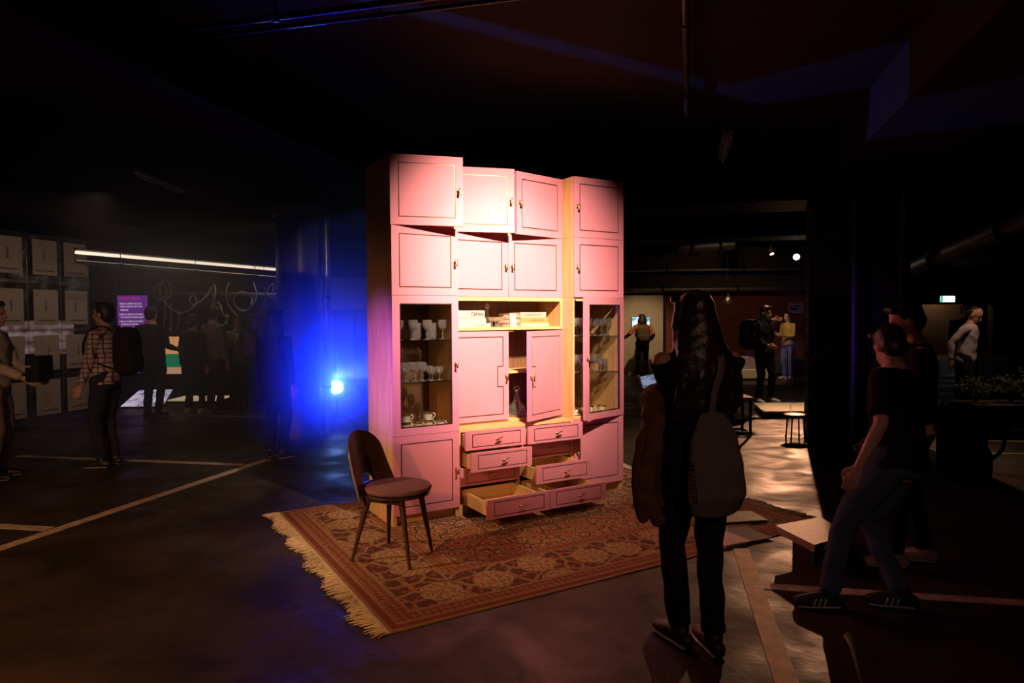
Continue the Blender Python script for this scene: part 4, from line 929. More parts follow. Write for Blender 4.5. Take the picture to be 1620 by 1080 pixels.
text('banner_heading', 'POSITIVE DESIGN', 0.062, RT, ban, MX(0.03, bh - 0.085), 0.001, sx=0.82)
lines = ['1 BEING A GAMER IS NOT JUST', '   BEING A PERSON, WITH AND', '   FREEDOMS.', '2 BEING A GAMER IS NOT BEING', '   NO LONGER THINKING ABOUT.', '3 BEING A GAMER IS NOT BEING', '   A PERSON OF UNUSUAL', '   IDENTIFICATION WITH GAMING.', '4 BEING A GAMER IS NOT BEING', '   NO MIND AND PLAYING FAIR', '5 BEING A GAMER IS NOT', '   BEING POLITE, BUT', '6 BEING A GAMER', '   IS SOMETIMES', '7 BEING A GAMER', '   IS OPEN']
for i, s in enumerate(lines): text('banner_line', s, 0.046, WT, ban, MX(0.035, bh - 0.16 - 0.066 * i - 0.012 * (s[0] != ' ')), 0.001, sx=0.66)
# screen lying on the floor, glowing plate added for a lit floor patch, poster
scp = [G(188, 646), G(236, 641), G(228, 624, 0.12), G(190, 619, 0.12)]
t = thing('floor_screen', 'glowing lavender screen lying slanted on the floor', 'screen', (scp[0].x, scp[0].y, 0))
a = scp[0]; e1 = Vector((0.72, 0.10, 0)); e2 = Vector((0.02, 0.62, 0.24)); nn = e1.cross(e2).normalized()
q = [Vector((0, 0, 0.02)), e1 + Vector((0, 0, 0.02)), e1 * 0.82 + e2 + Vector((0, 0, 0.02)), e2 + Vector((0, 0, 0.02))]
MB().add(q + [k - nn * 0.02 for k in q], [(0, 1, 2, 3), (7, 6, 5, 4), (0, 4, 5, 1), (1, 5, 6, 2), (2, 6, 7, 3), (3, 7, 4, 0)]).build('screen_body', BLACKMET, t)
cq = sum(q, Vector()) / 4; s4 = [cq + (k - cq) * 0.96 + nn * 0.002 for k in q]
MB().add(s4 + [k - nn * 0.002 for k in s4], [(0, 1, 2, 3), (7, 6, 5, 4), (0, 4, 5, 1), (1, 5, 6, 2), (2, 6, 7, 3), (3, 7, 4, 0)]).build('screen_picture', screen('lavender_picture', [(0.35, (0.18, 0.16, 0.34)), (0.48, (0.52, 0.44, 0.62)), (0.62, (0.80, 0.72, 0.85))], 0.9, 5), t)
MB().box(0.1, 0.5, 0.45, 0.55, 0.0, 0.16).build('screen_prop', BLACKMET, t)
t = thing('lit_floor_patch', 'cream lit floor patch painted as a glowing plate behind the black-dressed man', 'light patch', G(257, 638))
MB().box(0, 1.0, 0, 0.85, 0, 0.04).build('patch_base', BLACKMET, t)
MB().box(0.02, 0.98, 0.02, 0.83, 0.04, 0.046).build('patch_glow', emission('cream_patch_glow', (1.0, 0.74, 0.46), 0.55), t)
ps = at(262, 592, 13.4)
t = thing('lit_poster', 'backlit poster in orange and green behind the black-dressed man', 'poster', ps)
MB().box(0, 0.32, 0, 0.04, 0, 0.75).build('poster_case', BLACKMET, t)
MB().box(0.01, 0.31, -0.005, 0, 0.40, 0.74).build('poster_print', emission('orange_print', (0.95, 0.42, 0.16), 0.8), t)
MB().box(0.01, 0.31, -0.005, 0, 0.14, 0.40).build('poster_print', emission('green_print', (0.01, 0.22, 0.10), 0.8), t)
MB().box(0.01, 0.31, -0.005, 0, 0.01, 0.14).build('poster_print', emission('peach_print', (0.8, 0.45, 0.28), 0.7), t)
MB().box(0.15, 0.17, 0.0, 0.03, -ps.z, 0.0).build('poster_stand', BLACKMET, t)
t = thing('neon_strip', 'short violet glowing strip beyond the plastic curtain', 'light', at(116, 546, 13.2))
MB().box(0, 0.34, 0, 0.03, -0.08, 0.08).build('strip_case', BLACKMET, t); [MB().tube([(x_, 0.015, 0.08), (x_, 0.015, 3.4 - at(116, 546, 13.2).z)], 0.004, 6).build('hanging_wire', BLACKMET, t) for x_ in (0.03, 0.31)]; MB().box(0.01, 0.33, -0.006, 0, -0.07, 0.07).build('strip_panel', emission('violet_panel', (0.25, 0.04, 0.8), 1.0), t)
t = thing('projection_board', 'pinkish lit board glimpsed through the plastic curtain', 'board', at(2, 560, 12.8))
MB().box(0, 1.35, 0, 0.03, 0, 0.62).build('board_panel', screen('pink_board', [(0.35, (0.10, 0.04, 0.05)), (0.5, (0.42, 0.22, 0.20)), (0.65, (0.6, 0.5, 0.52))], 0.35, 4), t)
for x in (0.1, 1.2): MB().box(x, x + 0.03, 0.03, 0.06, -at(2, 560, 12.8).z, 0.3).build('board_leg', BLACKMET, t)

# ------------------------------------------------------------------ right side exhibits
p0, p1 = G(985, 593), G(1047, 592)
t = thing('display_wall', 'free-standing pale plywood panel carrying a small television', 'panel', (p0.x - 0.3, p0.y, 0))
PH = at(1017, 467, p0.y).z
MB().box(0, p1.x - p0.x + 0.3, 0, 0.08, 0, PH).build('panel_board', mat('plywood_panel', (0.55, 0.44, 0.30), 0.7, var=0.06), t, bevel=0.004)
for x in (0.15, p1.x - p0.x): MB().prism([(0.08, 0), (0.18, 0), (0.10, 1.2), (0.08, 1.2)], x, x + 0.04, (Vector((0, 1, 0)), Vector((0, 0, 1)), Vector((1, 0, 0)))).build('panel_brace', BLACKMET, t)
tv0 = at(1000, 517.5, p0.y - 0.06); tv1 = at(1027.5, 501.5, p0.y - 0.06)
t = thing('television', 'small bright television on the plywood panel', 'television', (tv0.x, tv0.y, tv0.z)); tw, tvh = tv1.x - tv0.x, tv1.z - tv0.z
MB().box(-0.01, tw + 0.01, 0, 0.055, -0.01, tvh + 0.01).build('tv_case', BLACKMET, t, bevel=0.004)
MB().box(0, tw, -0.004, 0, 0, tvh).build('tv_screen', screen('tv_picture', [(0.40, (0.08, 0.22, 0.34)), (0.5, (0.45, 0.72, 0.80)), (0.6, (0.95, 1.0, 0.98))], 1.5, 4), t)
mp_ = at(1185, 604, 16.4)
t = thing('exhibit_plinth', 'low cream box plinth lit warmly, carrying the lilac mound', 'plinth', (mp_.x, mp_.y, 0))
MB().box(-0.36, 0.50, 0, 0.7, 0.05, 0.26).build('plinth_box', mat('cream_box', (0.75, 0.62, 0.40), 0.6, var=0.04), t, bevel=0.006)
MB().box(-0.38, 0.52, -0.02, 0.72, 0.0, 0.05).build('plinth_foot', BLACKMET, t)
t = thing('lilac_mound', 'lilac speckled arched mound sitting on the cream plinth', 'exhibit', (mp_.x, mp_.y + 0.12, 0.26))
prof = [(-0.36, 0), (0.50, 0), (0.49, 0.10), (0.40, 0.20), (0.25, 0.25), (0.16, 0.27), (0.10, 0.30), (0.02, 0.30), (-0.04, 0.27), (-0.15, 0.25), (-0.28, 0.19), (-0.35, 0.10)]
MB().prism(prof, 0.0, 0.45, (Vector((1, 0, 0)), Vector((0, 0, 1)), Vector((0, 1, 0)))).build('mound_body', mat('lilac_speckle', (0.30, 0.21, 0.27), 0.6, var=0.5, scale=60), t, bevel=0.02)
MB().prism([(p[0] * 0.8 + 0.014, p[1] * 0.8) for p in prof], -0.012, 0.0, (Vector((1, 0, 0)), Vector((0, 0, 1)), Vector((0, 1, 0)))).build('mound_face', mat('lilac_relief', (0.34, 0.25, 0.31), 0.5, var=0.6, scale=90, bump=0.6, bscale=60), t)
# low bright platform
a, b_, c_, d_ = G(1192, 637, 0.10), G(1300, 636, 0.10), G(1300, 650, 0.10), G(1208, 650.5, 0.10)
t = thing('low_platform', 'low pale platform lit by a warm spot beside the man with backpack', 'platform', (d_.x, d_.y, 0)); q = [p - Vector((d_.x, d_.y, 0)) for p in (d_, c_, b_, a)]
MB().prism([(p.x, p.y) for p in q], 0.07, 0.10).build('platform_top', mat('pale_platform', (0.75, 0.62, 0.44), 0.6, var=0.04), t)
MB().prism([(p.x * 0.96 + 0.03, p.y * 0.94 + 0.04) for p in q], 0.0, 0.07).build('platform_base', BLACKMET, t)
# black frame bench
fb = G(1168, 690); t = thing('frame_bench', 'black metal frame bench with a pale seat board', 'bench', (fb.x, fb.y, 0))
sx0, sx1 = -0.45, 0.19
MB().box(sx0, sx1, -0.02, 0.36, 0.47, 0.505).build('seat_board', mat('pale_board_seat', (0.5, 0.42, 0.34), 0.5), t, bevel=0.004)
for x in (sx0 + 0.02, sx1 - 0.045):
    for y in (0.0, 0.31): MB().box(x, x + 0.028, y, y + 0.028, 0, 0.47).build('leg', BLACKMET, t)
MB().box(sx0 + 0.02, sx1 - 0.02, 0.0, 0.02, 0.03, 0.055).box(sx0 + 0.02, sx1 - 0.02, 0.32, 0.34, 0.03, 0.055).box(sx1 - 0.04, sx1 - 0.02, 0.0, 0.34, 0.03, 0.055).build('foot_rail', BLACKMET, t)
# small black stool by the pillar
st = G(1258, 690); t = thing('wire_stool', 'small black metal stool in front of the striped pillar', 'stool', (st.x, st.y, 0))
MB().lathe([(0.13, 0.26), (0.135, 0.27), (0.135, 0.285), (0.12, 0.29)], 20, sx=1.1).build('seat', BLACKMET, t, smooth=True)
for k in range(4):
    a_ = R(45 + 90 * k); MB().tube([(0.10 * math.cos(a_), 0.10 * math.sin(a_), 0.27), (0.12 * math.cos(a_), 0.12 * math.sin(a_), 0.012)], 0.010, 8).build('leg', BLACKMET, t); MB().lathe([(0.025, 0), (0.025, 0.008)], 10, Vector((0.12 * math.cos(a_), 0.12 * math.sin(a_), 0))).build('foot_plate', BLACKMET, t)
# tall white table and mic stand behind
tb = at(1262, 546, 15.2); t = thing('high_table', 'slim white high table behind the man with backpack', 'table', (tb.x, tb.y, 0))
MB().box(-0.18, 0.45, -0.2, 0.25, tb.z - 0.03, tb.z).build('tabletop', WHITE, t, bevel=0.004)
for x in (-0.14, 0.40):
    for y in (-0.16, 0.20): MB().tube([(x, y, 0.012), (x, y, tb.z - 0.03)], 0.012, 8).build('leg', BLACKMET, t)
MB().box(-0.15, 0.42, -0.17, -0.15, 0.52, 0.54).build('stretcher', STEEL, t)
mi = at(1252, 642, 11.4); t = thing('thin_stand', 'thin black stand with angled feet on the low platform', 'stand', (mi.x, mi.y, 0.10))
MB().tube([(0, 0, 0.02), (0, 0, 1.05)], 0.007, 8).build('pole', BLACKMET, t)
for a_ in (20, 160, 270): MB().tube([(0, 0, 0.05), (0.14 * math.cos(R(a_)), 0.10 * math.sin(R(a_)), 0.008)], 0.006, 6).build('leg', BLACKMET, t)
# hanging glass globe, small wall sign
gl = at(1151, 474, 15.5); t = thing('globe_pendant', 'small clear glass globe hanging before the brick wall', 'lamp', gl)
MB().ell((0, 0, 0), 0.09, 0.09, 0.095, nu=18, nv=12).build('globe', CRYSTAL, t, smooth=True); MB().lathe([(0.03, 0.09), (0.03, 0.15), (0.01, 0.16)], 12).build('cap', BRASS, t, smooth=True)
MB().ell((0, 0, 0.02), 0.03, 0.03, 0.04).build('bulb', emission('dim_bulb', (1.0, 0.55, 0.3), 0.8), t); MB().tube([(0, 0, 0.15), (0, 0, 3.4 - gl.z)], 0.005, 6).build('cable', BLACKMET, t)
sg = at(1247, 496, 18.5); o = thing('wall_notice', 'small pale notice fixed on the brick wall', 'sign', sg)
MB().box(0, 0.42, 0, 0.02, 0, 0.30).build('notice_board', mat('notice_pale', (0.40, 0.33, 0.26), 0.7), o, bevel=0.003); MB().box(0.05, 0.26, -0.003, 0, 0.10, 0.15).box(0.05, 0.34, -0.003, 0, 0.19, 0.21).build('notice_print', INK, o)
# planter bench far right
pb = G(1560, 689); t = thing('planter_bench', 'long low dark planter bench near the man in white shirt', 'planter', (pb.x, pb.y, 0))
MB().box(-0.25, 1.9, -0.25, 0.35, 0.28, 0.42).build('planter_box', mat('dark_planter', (0.05, 0.04, 0.03), 0.6), t, bevel=0.01)
for x in (0.12, 1.5): MB().box(x, x + 0.12, -0.1, 0.2, 0, 0.28).build('leg', BLACKMET, t)
LEAF = mat('leaf_green', (0.06, 0.10, 0.025), 0.6, var=0.4, scale=20)
def plant(x, y, z, n, h, sp, label):
    t = thing('potted_plant', label, 'plant', (x, y, z)); mb = MB(); sm = MB()
    for k in range(n):
        a_ = random.uniform(0, 2 * math.pi); le = random.uniform(0.5, 1) * h; lean = random.uniform(0.1, 1) * sp
        q0 = Vector((0, 0, 0)); q2 = Vector((math.cos(a_) * lean, math.sin(a_) * lean, le)); q1 = q2 * 0.5 + Vector((0, 0, le * 0.2))
        sm.loft([q0, q1, q2], [0.004, 0.003, 0.002], 4, round_=False)
        for f in (0.45, 0.6, 0.75, 0.9, 1.0):
            c = q0.lerp(q2, f) + Vector((0, 0, 0.1 * le * (1 - f))); d = Vector((random.uniform(-1, 1), random.uniform(-1, 1), random.uniform(-0.2, 0.8))).normalized(); w_ = d.orthogonal().normalized(); ll = random.uniform(0.05, 0.10)
            mb.add([c, c + d * ll * 0.5 + w_ * ll * 0.22, c + d * ll - Vector((0, 0, ll * 0.2)), c + d * ll * 0.5 - w_ * ll * 0.22], [(0, 1, 2), (0, 2, 3)])
    f = mb.build('leaf', LEAF, t); f.name = 'foliage'; f['kind'] = 'stuff'; sm.build('stem', LEAF, t)
for x, h, lb in ((-0.12, 0.32, 'small leafy plant at the near end of the planter bench'), (0.35, 0.34, 'bushy leafy plant in the planter bench next to the end one'), (0.8, 0.52, 'tallest leafy plant rising from the planter bench'), (1.25, 0.36, 'spreading leafy plant beyond the tallest one in the planter bench')):
    plant(pb.x + x, pb.y + 0.05, 0.42, 46, h, 0.28, lb)
# low box stand and booklets near the rug
bc = [G(1226, 830, 0.17), G(1288, 861, 0.17), G(1345, 845, 0.17), G(1298, 817, 0.17)]
c0 = sum(bc, Vector()) / 4; c0.z = 0
t = thing('box_stand', 'low wooden box stand with overhanging board top, next to striped sneakers', 'stand', c0)
q = [(p.x - c0.x, p.y - c0.y) for p in bc]
PLY = wood('ply_top', (0.42, 0.30, 0.22), (0.50, 0.37, 0.27), 'X', 0.5)
MB().prism(q, 0.150, 0.168).build('board_top', PLY, t); MB().prism([(x * 0.93, y * 0.93) for x, y in q], 0.115, 0.150).build('apron', PLY, t)
MB().prism([(x * 0.55, y * 0.55) for x, y in q], 0.0, 0.115).build('base_block', mat('dark_base', (0.04, 0.03, 0.025), 0.6), t)
bk = G(1165, 850); t = thing('open_booklet', 'open booklet with a rose page lying on the rug corner', 'booklet', (bk.x, bk.y, RUGT + 0.001), R(25))
MB().box(-0.22, 0.0, -0.14, 0.14, 0.0, 0.010).build('page_stack', mat('rose_page', (0.62, 0.42, 0.38), 0.7), t, bevel=0.001); MB().box(0.0, 0.20, -0.14, 0.14, 0, 0.006).build('dark_cover', INK, t, bevel=0.001); MB().box(-0.22, -0.01, 0.12, 0.14, 0.010, 0.014).build('page_edge', PAPER, t)
bk = G(1172, 822); t = thing('dark_folder', 'dark flat folder lying on the rug behind the open booklet', 'folder', (bk.x, bk.y, RUGT + 0.001), R(10))
MB().box(-0.20, 0.16, -0.12, 0.14, 0, 0.012).build('cover', mat('folder_dark', (0.05, 0.055, 0.05), 0.5), t, bevel=0.001); MB().box(-0.19, 0.15, -0.11, 0.13, 0.012, 0.015).build('front_sheet', mat('folder_print', (0.10, 0.09, 0.06), 0.6, var=0.6, scale=20), t)

# ------------------------------------------------------------------ people
def ik(a, c, l1, l2, hint):
    d = c - a; D = d.length; D2 = min(max(D, abs(l1 - l2) + 1e-3), (l1 + l2) * 0.998); u = d.normalized(); c = a + u * D2
    x = (D2 * D2 + l1 * l1 - l2 * l2) / (2 * D2); h = math.sqrt(max(0, l1 * l1 - x * x))
    k = hint - u * hint.dot(u); k = k.normalized() if k.length > 1e-5 else u.orthogonal().normalized()
    return a + u * x + k * h, c
def remesh(name, mb, m, parent, vox, it=4, wob=0.0, wsc=9.0):
    me = mb.mesh(name); o = bpy.data.objects.new(name, me); COL.objects.link(o)
    md = o.modifiers.new('r', 'REMESH'); md.mode = 'VOXEL'; md.voxel_size = vox; md.use_smooth_shade = True
    sm = o.modifiers.new('s', 'SMOOTH'); sm.factor = 0.5; sm.iterations = it
    dg = bpy.context.evaluated_depsgraph_get(); me2 = bpy.data.meshes.new_from_object(o.evaluated_get(dg)); bpy.data.objects.remove(o); bpy.data.meshes.remove(me)
    if wob:
        n = len(me2.vertices); co = np.empty(n * 3, 'f'); me2.vertices.foreach_get('co', co); no = np.empty(n * 3, 'f'); me2.vertices.foreach_get('normal', no)
        co = co.reshape(-1, 3); no = no.reshape(-1, 3)
        a, b, c = co[:, 0] * wsc, co[:, 1] * wsc, co[:, 2] * wsc
        f = np.sin(a * 2.1 + 1.7 * np.sin(c * 1.3 + b)) * np.sin(c * 1.9 + 1.3 * np.sin(a * 0.9 + 2)) + 0.5 * np.sin(b * 3.1 + c * 4.3 + np.sin(a * 3))
        co += no * (f * wob)[:, None]; me2.vertices.foreach_set('co', co.ravel().astype('f')); me2.update()
    me2.name = name; me2.materials.clear(); me2.materials.append(m)
    me2.polygons.foreach_set('use_smooth', [True] * len(me2.polygons))
    ob = bpy.data.objects.new(name, me2); COL.objects.link(ob); ob.parent = parent
    return ob
SKIN = mat('skin', (0.46, 0.25, 0.17), 0.55, var=0.06); EYE = mat('eye_dark', (0.02, 0.015, 0.012), 0.2)
def person(label, loc, heading, H=1.70, top=None, bottom=None, shoe=None, hair='short', haircol=None, feet=None, hands=None, lean=0.0, side=0.0, head=(0, 0, 0), vox=0.011,
           sleeves='long', skirt=False, width=1.0, jacket_len=0.0, curl=0.5, extra_top=None, hips_shift=0.0, knees=None, elbow=0.35, drop=0.0):
    s = H / 1.70; root = thing('person', label, 'person', (loc[0], loc[1], loc[2] if len(loc) > 2 else 0.0), R(heading - 90)); root.scale = (s, s, s)
    top = top or BLACKCLOTH; bottom = bottom or BLACKCLOTH; shoe = shoe or BLACKSHOE; haircol = haircol or DARKHAIR
    W = width; sd = R(side); ln = R(lean)
    T = Matrix.Translation((hips_shift, 0, 0.93 - drop)) @ Matrix.Rotation(sd, 4, 'Y') @ Matrix.Rotation(-ln, 4, 'X')
    tp = lambda x, y, z: T @ Vector((x, y, z - 0.93))
    feet = feet or {'L': (-0.10, 0.0, 0.0, 8), 'R': (0.10, 0.0, 0.0, -8)}
    hands = hands or {}
    body, topm, bot = MB(), MB(), MB()
    rt_ = T.to_3x3() @ Vector((1, 0, 0))
    # torso
    rings = [(0.88, 0.115, 0.085), (0.94, 0.155, 0.108), (1.03, 0.145, 0.105), (1.12, 0.138, 0.100), (1.24, 0.158, 0.108), (1.33, 0.165, 0.102), (1.40, 0.135, 0.080), (1.44, 0.075, 0.060)]
    body.loft([tp(0, 0, z) for z, _, _ in rings], [(a * W, b * W) for _, a, b in rings], 18, right=rt_)
    top_lo = 0.86 - jacket_len
    tr = [(top_lo, 0.178 + 0.12 * jacket_len, 0.130), (0.93, 0.182, 0.130), (1.03, 0.168, 0.124), (1.14, 0.162, 0.120), (1.25, 0.176, 0.124), (1.34, 0.180, 0.116), (1.405, 0.148, 0.092), (1.435, 0.090, 0.072)]
    topm.loft([tp(0, 0, z) for z, _, _ in tr], [(a * W, b * W) for _, a, b in tr], 20, right=rt_, round_=False)
    # head
    nk = tp(0, 0.0, 1.42); hd_c = tp(0, 0.028, 1.585)
    body.loft([tp(0, 0, 1.38), tp(0, 0.008, 1.46), tp(0, 0.018, 1.54)], [0.062, 0.052, 0.055], 14)
    yaw, pit, rol = (R(k) for k in head)
    Hm = Matrix.Translation(tp(0, 0.015, 1.52)) @ Matrix.Rotation(yaw, 4, 'Z') @ Matrix.Rotation(-pit, 4, 'X') @ Matrix.Rotation(rol, 4, 'Y')
    hp = lambda x, y, z: Hm @ Vector((x, y, z)); H3 = Hm.to_3x3()
    body.ell(hp(0, 0.0, 0.085), 0.075, 0.094, 0.098, H3); body.ell(hp(0, 0.034, 0.025), 0.056, 0.062, 0.078, H3); body.ell(hp(0, 0.058, -0.035), 0.030, 0.030, 0.022, H3)
    body.loft([hp(0, 0.090, 0.075), hp(0, 0.104, 0.048), hp(0, 0.112, 0.030)], [0.010, 0.012, 0.016], 8)
    body.ell(hp(0, 0.092, -0.004), 0.024, 0.012, 0.009, H3); body.ell(hp(0, 0.082, 0.092), 0.050, 0.016, 0.012, H3)
    for e in (-1, 1): body.ell(hp(e * 0.076, -0.004, 0.05), 0.010, 0.020, 0.033, H3)
    for e in (-1, 1):
        eo = MB().ell(hp(e * 0.031, 0.083, 0.068), 0.013, 0.009, 0.008, H3, 10, 6).build('eye', EYE, root, smooth=True)
    # arms
    for nm, e in (('L', -1), ('R', 1)):
        sh = tp(e * 0.178 * W, -0.004, 1.375)
        hv = hands.get(nm, (e * 0.235 * W, 0.03, 0.80)); tgt = Vector(hv[:3]); tgt = tgt if len(hv) < 4 else tgt
        el, wr = ik(sh, tgt, 0.285, 0.255, Vector((e * elbow, -0.9, -0.35)))
        fwd = (wr - el).normalized()
        body.loft([sh, sh.lerp(el, 0.5), el, el.lerp(wr, 0.35), wr], [0.050, 0.043, 0.038, 0.036, 0.025], 12)
        if sleeves == 'long': topm.loft([tp(e * 0.13 * W, 0, 1.36), sh, sh.lerp(el, 0.5), el, el.lerp(wr, 0.4), el.lerp(wr, 0.96)], [0.072, 0.068, 0.060, 0.054, 0.050, 0.041], 12, round_=False)
        else: topm.loft([tp(e * 0.13 * W, 0, 1.36), sh, sh.lerp(el, 0.5), sh.lerp(el, 0.85)], [0.072, 0.070, 0.066, 0.064], 12, round_=False)
        # hand: palm, four fingers, thumb
        inn = Vector((-e, 0.2, 0.0)); pn = inn - fwd * inn.dot(fwd)
        if pn.length < 0.2: pn = Vector((0, 0, -1)) - fwd * Vector((0, 0, -1)).dot(fwd)
        pn.normalize(); sw = fwd.cross(pn).normalized()
        if sw.dot(Vector((0, 1, 0.3))) < 0: sw = -sw                # thumb side to the front
        kn = wr + fwd * 0.085
        body.loft([wr, wr + fwd * 0.04, kn], [(0.026, 0.017), (0.038, 0.016), (0.040, 0.014)], 12, right=sw)
        for k, (off, l_) in enumerate(((0.030, 0.072), (0.010, 0.082), (-0.010, 0.076), (-0.030, 0.060))):
            b0 = kn + sw * off; d0 = fwd; pts = [b0 - fwd * 0.01]; cu = curl * (0.8 + 0.1 * k)
            p = b0
            for seg_l, an in ((0.45, 0.35), (0.30, 0.9), (0.25, 1.3)):
                dd = (fwd * math.cos(cu * an) + pn * math.sin(cu * an)); p = p + dd * l_ * seg_l; pts.append(p)
            body.loft(pts, [0.0098, 0.0092, 0.0085, 0.0075], 8)
        tb0 = wr + fwd * 0.03 + sw * 0.026
        body.loft([tb0, tb0 + (fwd * 0.6 + sw * 0.8) * 0.03, tb0 + (fwd * 0.6 + sw * 0.8) * 0.03 + (fwd * 0.9 + sw * 0.25 + pn * 0.3) * 0.028, tb0 + (fwd * 0.6 + sw * 0.8) * 0.03 + (fwd + pn * 0.45) * 0.052], [0.014, 0.012, 0.0105, 0.009], 8)
    # legs
    for nm, e in (('L', -1), ('R', 1)):
        fx, fy, fz, toe = feet[nm]; hipj = T @ Vector((e * 0.088 * W, 0, -0.02)); ank = Vector((fx, fy, 0.085 + fz))
        kn, an = ik(hipj, ank, 0.425, 0.41, Vector(knees[nm]) if knees else Vector((e * 0.15, 1, 0)))
        body.loft([hipj, hipj.lerp(kn, 0.5), kn, kn.lerp(an, 0.3), an], [0.085 * W, 0.066 * W, 0.050, 0.050, 0.034], 14)
        bot.loft([tp(e * 0.06 * W, 0, 0.97), hipj, hipj.lerp(kn, 0.5), kn, kn.lerp(an, 0.45), kn.lerp(an, 0.97)], [(0.10 * W, 0.112), (0.100 * W, 0.108), 0.083 * W, 0.066, 0.062, 0.058], 14, round_=False)
        f2 = Vector((math.sin(R(-toe)), math.cos(R(-toe)), 0))
        body.loft([an, an - Vector((0, 0, 0.035)) + f2 * 0.02, an + f2 * 0.11 - Vector((0, 0, 0.058))], [0.035, 0.036, 0.026], 10)
        so = MB(); g0 = Vector((an.x, an.y, fz)); 
        so.loft([g0 - f2 * 0.055 + Vector((0, 0, 0.040)), g0 + f2 * 0.02 + Vector((0, 0, 0.048)), g0 + f2 * 0.10 + Vector((0, 0, 0.038)), g0 + f2 * 0.165 + Vector((0, 0, 0.030))], [(0.036, 0.040), (0.040, 0.048), (0.046, 0.038), (0.040, 0.030)], 14, right=f2.cross(Vector((0, 0, 1))))
        so.loft([g0 + Vector((0, 0, 0.05)), g0 + Vector((0, 0, 0.10))], [0.046, 0.044], 12)
        sh_o = remesh('shoe', so, shoe, root, 0.009, 3)
        for v in sh_o.data.vertices:
            if v.co.z < fz + 0.002: v.co.z = fz + 0.002
        MB().loft([g0 - f2 * 0.058 + Vector((0, 0, 0.011)), g0 + f2 * 0.02 + Vector((0, 0, 0.011)), g0 + f2 * 0.10 + Vector((0, 0, 0.011)), g0 + f2 * 0.172 + Vector((0, 0, 0.011))], [(0.038, 0.0095), (0.040, 0.0095), (0.047, 0.0095), (0.040, 0.0095)], 14, right=f2.cross(Vector((0, 0, 1))), round_=False).build('sole', SOLE, sh_o, smooth=True)
        person.last = dict(T=T, root=root)
        if shoe is STRIPESHOE:
            sdv = f2.cross(Vector((0, 0, 1)))
            for sgn in (-1, 1):
                for k in range(3):
                    c0_ = g0 + f2 * (0.035 + 0.028 * k) + sdv * sgn * 0.0405; 
                    MB().loft([c0_ + Vector((0, 0, 0.026)) + sdv * sgn * 0.004, c0_ - f2 * 0.012 + Vector((0, 0, 0.058)) + sdv * sgn * 0.0005], [(0.0055, 0.005)] * 2, 6, right=f2).build('shoe_stripe', SOLE, sh_o)
    if skirt: bot.loft([tp(0, 0, 1.0), tp(0, 0, 0.86), Vector((hips_shift, 0, 0.62))], [(0.15, 0.11), (0.19, 0.14), (0.20, 0.16)], 18, round_=False)
    bot.loft([tp(0, 0, 0.82), tp(0, 0, 0.88), tp(0, 0, 0.95), tp(0, 0, 1.02)], [(0.162 * W, 0.114), (0.174 * W, 0.122), (0.176 * W, 0.124), (0.158 * W, 0.114)], 18, right=rt_, round_=False)
    if extra_top: extra_top(topm, tp)
    remesh('body', body, SKIN, root, vox, 3)
    remesh('trousers' if not skirt else 'skirt', bot, bottom, root, max(vox, 0.012), 5, 0.005, 8)
    remesh('shirt', topm, top, root, max(vox, 0.012), 5, 0.005, 9)
    # hair
    hm = MB()
    if hair in ('short', 'long', 'bun', 'bob', 'curly'):
        hm.ell(hp(0, -0.018, 0.100), 0.086, 0.094, 0.094, H3); hm.ell(hp(0, -0.042, 0.055), 0.080, 0.066, 0.085, H3)
        hm.loft([hp(-0.06, 0.055, 0.155), hp(0, 0.072, 0.168), hp(0.06, 0.055, 0.155)], [0.024, 0.028, 0.024], 10)
    if hair == 'fringe_bald':
        hm.ell(hp(0, -0.050, 0.080), 0.084, 0.066, 0.080, H3); hm.ell(hp(0, -0.02, 0.14), 0.060, 0.070, 0.045, H3)
    if hair == 'long':
        for k in range(-4, 5):
            x = k * 0.022; w0 = tp(x * 1.9, -0.13 + 0.03 * abs(k) / 4, 1.15)
            hm.loft([hp(x * 0.8, -0.085 + 0.06 * (abs(k) / 4) ** 2, 0.06), hp(x * 1.1, -0.098 + 0.07 * (abs(k) / 4) ** 2, -0.06), hp(x, -0.1, -0.06).lerp(w0, 0.5) + Vector((0.01 * math.sin(k * 2.3), -0.015, 0)), w0 + Vector((0.012 * math.sin(k * 3.1), 0, 0.03 * math.sin(k * 1.9)))], [0.034, 0.036, 0.036, 0.020], 10)
        for e in (-1, 1):
            hm.loft([hp(e * 0.066, 0.02, 0.12), hp(e * 0.088, 0.012, 0.04), hp(e * 0.096, 0.0, -0.06), tp(e * 0.12, 0.02, 1.30)], [0.026, 0.030, 0.032, 0.022], 10)
    if hair == 'bob':
        for k in range(-5, 6):
            a_ = R(-90 + k * 22); hm.loft([hp(0.078 * math.cos(a_), 0.088 * math.sin(a_), 0.07), hp(0.096 * math.cos(a_), 0.102 * math.sin(a_), -0.01), hp(0.094 * math.cos(a_), 0.10 * math.sin(a_), -0.07)], [0.028, 0.032, 0.022], 10)
    if hair == 'bun': hm.ell(hp(0, -0.10, 0.16), 0.045, 0.045, 0.042, H3)
    if hair == 'curly':
        for k in range(40):
            d = Vector((random.gauss(0, 1), random.gauss(-0.4, 1), random.gauss(0.5, 0.9))).normalized(); hm.ell(hp(d.x * 0.085, d.y * 0.095 - 0.025, 0.09 + d.z * 0.09), 0.032, 0.032, 0.032, None, 8, 5)
    if hm.v: remesh('hair', hm, haircol, root, 0.010, 3, 0.002, 22)
    return root
def cloth(name, col, var=0.15): return mat(name, col, 0.92, var=var, scale=25, bump=0.15, bscale=250, spec=0.15)
